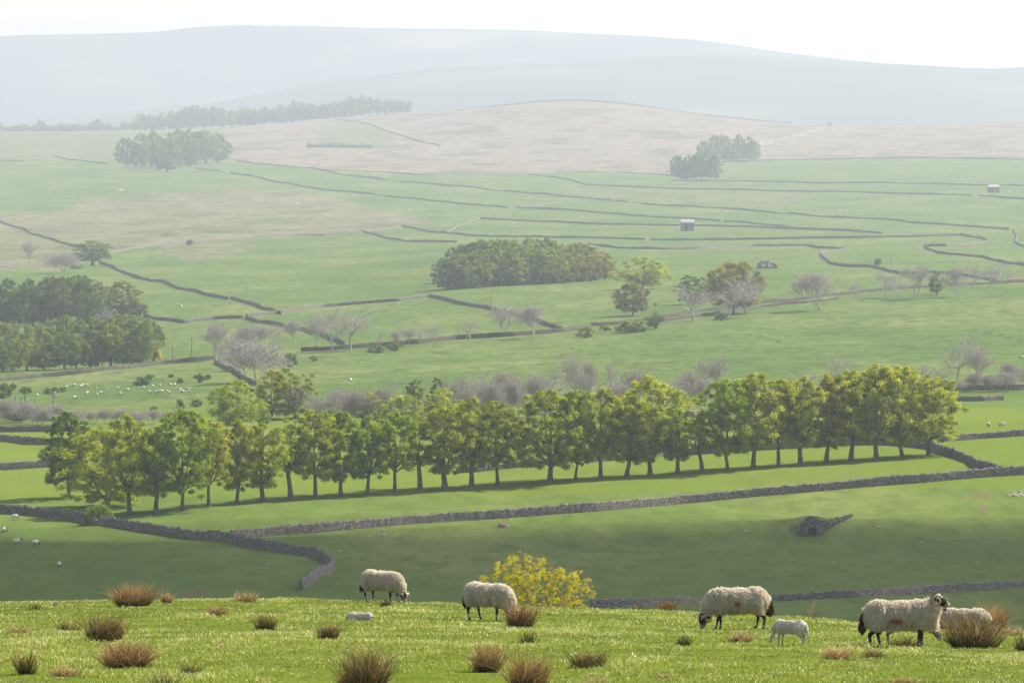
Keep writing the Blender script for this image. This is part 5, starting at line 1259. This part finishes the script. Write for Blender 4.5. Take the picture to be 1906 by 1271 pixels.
ROCKS = [(936, 980, 21, 'biggest tan rounded boulder below the long wall', tanm, 1.15), (946, 966, 10, 'flat pale stone against the foot of the long wall', None, .7), (709, 996, 18, 'flat white slab, largest near the wall junction', None, .5), (686, 998, 8, 'small grey stone beside the flat white slab', None, .8), (713, 986, 8, 'small pale stone above the flat white slab', None, .6),
 (632, 1026, 10, 'pale stone beside the bend of the near wall', None, .7), (907, 1062, 8, 'grey stone just above the hawthorn', None, .6), (1463, 1036, 9, 'reddish stone below the kiln', tanm, .9), (1388, 988, 9, 'grey stone left of the kiln', None, .7), (1315, 1012, 4, 'white stone down left of the kiln', None, .7), (1549, 1044, 7, 'pale paired stone below right of the kiln', None, .6),
 (1553, 1047, 5, 'lower half of the paired stones below right of the kiln', None, .6), (1635, 1025, 8, 'grey stone midway right of the kiln', None, .9), (1622, 1008, 6, 'thin grey stone above the midway one', None, .5), (1634, 980, 10, 'pale broken slab right of the kiln rubble', None, .5), (1716, 1009, 7, 'bright white stone on the right slope', None, .8), (1747, 1005, 10, 'pale slab beside the bright white stone', None, .6),
 (1781, 1023, 5, 'small stone under the pale slab', None, .8), (1804, 987, 7, 'pale flat stone at right below the scrape', None, .5), (1841, 1001, 7, 'pale stone, upper of two near the right edge', None, .7), (1848, 1010, 7, 'grey stone, lower of two near the right edge', None, .7), (1871, 981, 5, 'white stone nearest the right edge', None, .6), (1886, 1031, 6, 'faint stone at the right edge', None, .5),
 (1840, 1079, 7, 'pale stone just above the lowest wall at right', None, .9), (1820, 1046, 5, 'small stone between the slabs and the lowest wall', None, .6), (1739, 1033, 5, 'small dark stone on the right slope', None, .6), (1134, 968, 5, 'tan stone below the middle of the long wall', tanm, .8), (1234, 964, 6, 'grey stone, right of three below the long wall', None, .6), (1224, 962, 5, 'pale stone, left of three below the long wall', None, .6), (1229, 972, 4, 'pale stone, lowest of three below the long wall', None, .7),
 (1175, 1023, 6, 'low pale stone above the terrace edge', None, .6), (498, 1050, 10, 'pale stone with a dark pebble beside it in the lower left field', None, .9), (567, 1041, 8, 'white stone inside the bend of the near wall', None, .8), (512, 1052, 6, 'dark pebble beside the pale stone in the lower left field', tanm, .6), (648, 712, 6, 'white stone in the rough middle pasture, left of a sheep', None, .9), (1246, 650, 5, 'small white stone in the great middle pasture', None, .8), (1366, 951, 5, 'tiny pale stone above left of the kiln', None, .7)]
for r_ in ROCKS: rock(*r_)
# small natural rubble in fields far off
for (x, y, w, lb) in [(224, 355, 16, 'grey rock patch in the high field under the left clump'), (1125, 422, 14, 'grey rock pile in the field left of the single barn'), (700, 379, 0, '')]:
    if w: rock(x, y, w, lb, None, .5, 'boulder', 'rock piles in the far fields')
for j, (x, y, w) in enumerate([(974, 370, 9), (986, 369, 12), (1000, 371, 10), (1014, 371, 8), (550, 379, 14), (632, 405, 10), (763, 392, 11), (1560, 391, 12), (1572, 392, 8), (1890, 356, 12), (1878, 357, 9), (1868, 354, 8)]):
    rock(x, y, w, 'one of the low grey rubble stones in the high green fields', None, .45, 'boulder', 'rubble in the high fields')
for j, (x, y, w) in enumerate([(1876, 922, 10), (1884, 920, 12), (1892, 923, 12), (1900, 921, 12), (1888, 917, 9), (1906, 919, 12), (1897, 915, 9)]):
    rock(x, y, w, 'loose grey block of the stone heap on the slope at the right edge', None, .8, 'boulder', 'stone heap at the right edge')
# ---- barns
def barn(px, py, wpx, wallpx, label, roofrise=1.6, open_front=False, depth=7.0, rz=.05, slate=None):
    p = at(px, py); s = p.y / F; w = wpx * s; h = wallpx * s
    root = empty('stone_barn', p, rz); tag(root, label, 'barn', 'stone field barns')
    mb = MB(); d = depth
    V = [(-w / 2, -d / 2, -1), (w / 2, -d / 2, -1), (w / 2, d / 2, -1), (-w / 2, d / 2, -1), (-w / 2, -d / 2, h), (w / 2, -d / 2, h), (w / 2, d / 2, h), (-w / 2, d / 2, h), (-w / 2, 0, h + roofrise), (w / 2, 0, h + roofrise)]
    Fq = [[0, 1, 5, 4], [2, 3, 7, 6], [1, 2, 6, 5], [3, 0, 4, 7]]
    mb.add(np.array(V), Fq); mb.add(np.array(V), [[4, 7, 8, 8], [5, 9, 6, 6]])
    obj('wall', mb.me('wall', [M_STONE]), root)
    rf = MB()
    for sg in (-1, 1):
        a = np.array([[-w / 2 - .3, sg * (d / 2 + .35), h - .1], [w / 2 + .3, sg * (d / 2 + .35), h - .1], [w / 2 + .3, 0, h + roofrise + .08], [-w / 2 - .3, 0, h + roofrise + .08]])
        b = a + [0, 0, .18]; rf.add(np.vstack([a, b]), [[0, 1, 2, 3], [4, 5, 6, 7], [0, 1, 5, 4], [2, 3, 7, 6], [1, 2, 6, 5], [3, 0, 4, 7]])
    obj('roof', rf.me('roof', [slate or M_SLATE]), root)
    dm = MB(); dm.box((-w * (.22 if open_front else .1), -d / 2 - .02, h * .38), (w * (.42 if open_front else .16), .06, h * .8)); obj('door', dm.me('door', [M_DARKIN]), root)  # near-black box stands in for the shade inside the doorway
    wm = MB(); wm.box((w * .28, -d / 2 - .02, h * .62), (w * .07, .05, h * .14)); obj('window', wm.me('window', [M_DARKIN]), root)  # near-black box stands in for the shade inside the window opening
    return root
barn(1279, 430, 24, 16, 'small grey stone barn with pale roof and a white trough at its side', 1.9)
barn(1849, 359, 20, 11, 'far open fronted stone barn with a pale roof near the right edge', 1.8, True, 8)
barn(192, 600, 36, 10, 'low dark house roof half hidden between the dark wood and the open tree', 2.4, False, 9, slate=M_DSLATE)
def trough(px, py, w, label, col=M_WHITE):
    p = at(px, py); s = p.y / F; W = w * s; root = empty('feed_trough', p, .1); tag(root, label, 'trough', 'white feeders in the far fields')
    mb = MB(); H = W * .42
    for c, sz in (((0, -W * .2, H * .55), (W, .12, H * .8)), ((0, W * .2, H * .55), (W, .12, H * .8)), ((-W / 2 + .06, 0, H * .55), (.12, W * .4, H * .8)), ((W / 2 - .06, 0, H * .55), (.12, W * .4, H * .8)), ((0, 0, H * .95), (W * 1.04, W * .46, .14))): mb.box(c, sz)
    obj('tub', mb.me('tub', [col]), root); lg = MB()
    for x in (-.4, .4):
        for y in (-.15, .15): lg.box((x * W, y * W, H * .08), (.12, .12, H * .3))
    obj('leg', lg.me('leg', [M_WOODP]), root)
trough(1260, 427, 9, 'white box like trailer beside the single barn'); trough(1288, 362, 6, 'white feeder in the pale field below the round clumps'); trough(1300, 363, 5, 'dark edged feeder right of the white one below the round clumps')
trough(540, 543, 8, 'white feeder in the green field above the lane at left'); trough(817, 526, 10, 'white feeder at the left foot of the wooded knoll'); trough(935, 274, 6, 'white feeder on the moor, left of two'); trough(1010, 276, 7, 'white feeder on the moor, right of two'); trough(6, 498, 11, 'white feeder at the left edge under the small bare tree')
def pole(px, py, top, label, bar=True):
    p = at(px, py); s = p.y / F; h = (py - top) * s; root = empty('utility_pole', p); tag(root, label, 'pole', 'wooden poles in the valley')
    mb = MB(); mb.tube(np.array([[0, 0, -.4], [0, 0, h * .5], [0, 0, h]]), [.17, .15, .12], 8); obj('post', mb.me('post', [M_WOODP], True), root)
    if bar: b = MB(); b.box((0, 0, h - .25), (1.3, .12, .12)); obj('crossbar', b.me('crossbar', [M_WOODP]), root)
for a_ in [(321, 670, 643, 'shorter left pole of the two by the left wood', False), (357, 667, 628, 'taller right pole of the two by the left wood'), (99, 756, 732, 'short pole standing in the sheep pasture'), (914, 570, 545, 'pole in front of the wooded knoll'), (1493, 552, 528, 'pole left of the large lone bare tree', False), (1658, 499, 481, 'pole beyond the tiny lone tree at right', False)]: pole(*a_)
# ---- limestone outcrop on the middle slope
def outcrop(px, py, label, blocks, seed, name='rock_outcrop'):
    p = at(px, py); s = p.y / F; rng = np.random.default_rng(seed); mb = MB()
    for (dx, dy, w, h) in blocks:
        q = at(px + dx, py + dy); c = np.array([q.x - p.x, q.y - p.y, q.z - p.z + h * s * .3]); mb.box(c, (w * s, w * s * .9, h * s), rng.uniform(-.5, .5), min(w, h) * s * .22, rng)
    o = obj(name, remeshed(mb, .35, name, [M_STONE], 1), None, p); return tag(o, label, 'rock')
outcrop(1430, 500, 'pale jagged limestone scar in the green field above the lane', [(-15, 0, 7, 16), (-11, 0, 8, 20), (-7, 0, 7, 17), (-3, 0, 8, 19), (1, 0, 7, 14), (5, 0, 8, 15), (9, 0, 7, 10), (12, 0, 7, 8), (-9, .3, 9, 9), (3, .3, 9, 8)], 3)
# ---- lime kiln dug into the slope
def kiln():
    p = at(1511, 993); s = p.y / F; root = empty('lime_kiln', p + Vector((0, 0, .32)), 0.10)
    tag(root, 'ruined stone lime kiln with a black arched mouth set in the slope', 'kiln')
    # curved masonry face, an arch cut through it; profile in pixels relative to the mouth foot
    n = 56; U = np.linspace(-27, 25, n); top = np.interp(U, [-27, -21, -15, -8, 0, 8, 14, 20, 25], [4, 13, 22, 29, 31, 30, 25, 18, 8]); rng = np.random.default_rng(2)
    top = top + rng.normal(0, .6, n); V = []; Fq = []
    m = 24
    ry = lambda u: -.9 * (1 - ((u + 1) / 27.0) ** 2)      # bows towards the viewer
    half, ah = 8.2, 14.5
    for i, u in enumerate(U):
        lo = -1.5 if abs(u) > half else ah * math.sqrt(max(0, 1 - (u / half) ** 2))
        for k in range(m):
            z = lo + (top[i] - lo) * k / (m - 1); V.append([u * s, ry(u) + .045 * z * s * 8 + rng.normal(0, .05), z * s + rng.normal(0, .03)])
    V = np.array(V)
    for i in range(n - 1):
        for k in range(m - 1): a = i * m + k; Fq.append([a, a + m, a + m + 1, a + 1])
    front = MB(); front.add(V, Fq)
    back = V + np.array([0, 1.1, 0]); front.add(back, np.array(Fq)[:, ::-1])
    ring = [[i * m + m - 1, (i + 1) * m + m - 1, (i + 1) * m + m - 1 + n * m, i * m + m - 1 + n * m] for i in range(n - 1)]
    low = [[i * m, (i + 1) * m, (i + 1) * m + n * m, i * m + n * m] for i in range(n - 1)]
    front.v.append(np.zeros((0, 3))); front.f.append(np.array(ring + low)); 
    obj('wall', front.me('wall', [M_STONE]), root)
    vt = MB(); vt.tube(np.array([[0, -.45, 2.5 * s], [0, .95, 2.5 * s]]), [8.6 * s, 7.4 * s], 16); 
    me = vt.me('chamber', [M_DARKIN]); obj('chamber', me, root)
    rb = MB(); rng = np.random.default_rng(6)
    for i in range(330):
        t = rng.uniform(0, 1); u = 14 + 62 * t; w = rng.uniform(1.4, 3.8) * (1 - .4 * t)
        q = at(1511 + u, 986 - 26 * t ** .8 + rng.uniform(-11, 11) * (1 - .8 * t)); rb.box((q.x - p.x, q.y - p.y, q.z - p.z + .12), (w * s, w * s, w * s * .7), rng.uniform(0, 3), .05, rng)
    for i in range(46):
        q = at(1511 + rng.uniform(-22, 16), 996 + rng.uniform(-2, 3)); w = rng.uniform(1.2, 3); rb.box((q.x - p.x, q.y - p.y, q.z - p.z + .08), (w * s, w * s, w * s * .6), rng.uniform(0, 3), .05, rng)
    for i in range(60):
        q = at(1486 + rng.normal(0, 8), 985 + rng.normal(0, 5)); w = rng.uniform(1, 2.4); rb.box((q.x - p.x, q.y - p.y, q.z - p.z + .05), (w * s, w * s, w * s * .6), rng.uniform(0, 3), .05, rng)
    o = obj('rubble', rb.me('rubble', [M_STONE]), root, (0, 0, -.32)); o.rotation_euler = (0, 0, -.10); o['kind'] = 'stuff'
kiln()
# ================================================================ air and cloud
def build_haze():
    mb = MB(); z0 = float(5.0); 
    lo = min(float(gz(x, y)) for x in np.linspace(-3000, 3000, 13) for y in np.geomspace(60, 20500, 60))
    zb = min(z0, lo - 1.0) ; zt = CAMZ + 190.0
    mb.box((0, 10300, (zb + zt) / 2), (18000, 21000, zt - zb))
    m, nt, out = new_mat('haze_air')
    v = N(nt, 'ShaderNodeVolumePrincipled')
    v.inputs['Color'].default_value = (0.66, 0.735, 0.875, 1)
    v.inputs['Density'].default_value = HAZE
    v.inputs['Anisotropy'].default_value = 0.31
    nt.links.new(v.outputs[0], out.inputs['Volume'])
    o = obj('haze', mb.me('haze', [m])); tag(o, 'pale blue summer haze filling the valley', None, None, 'stuff')
HAZE = 0.97e-4
build_haze()
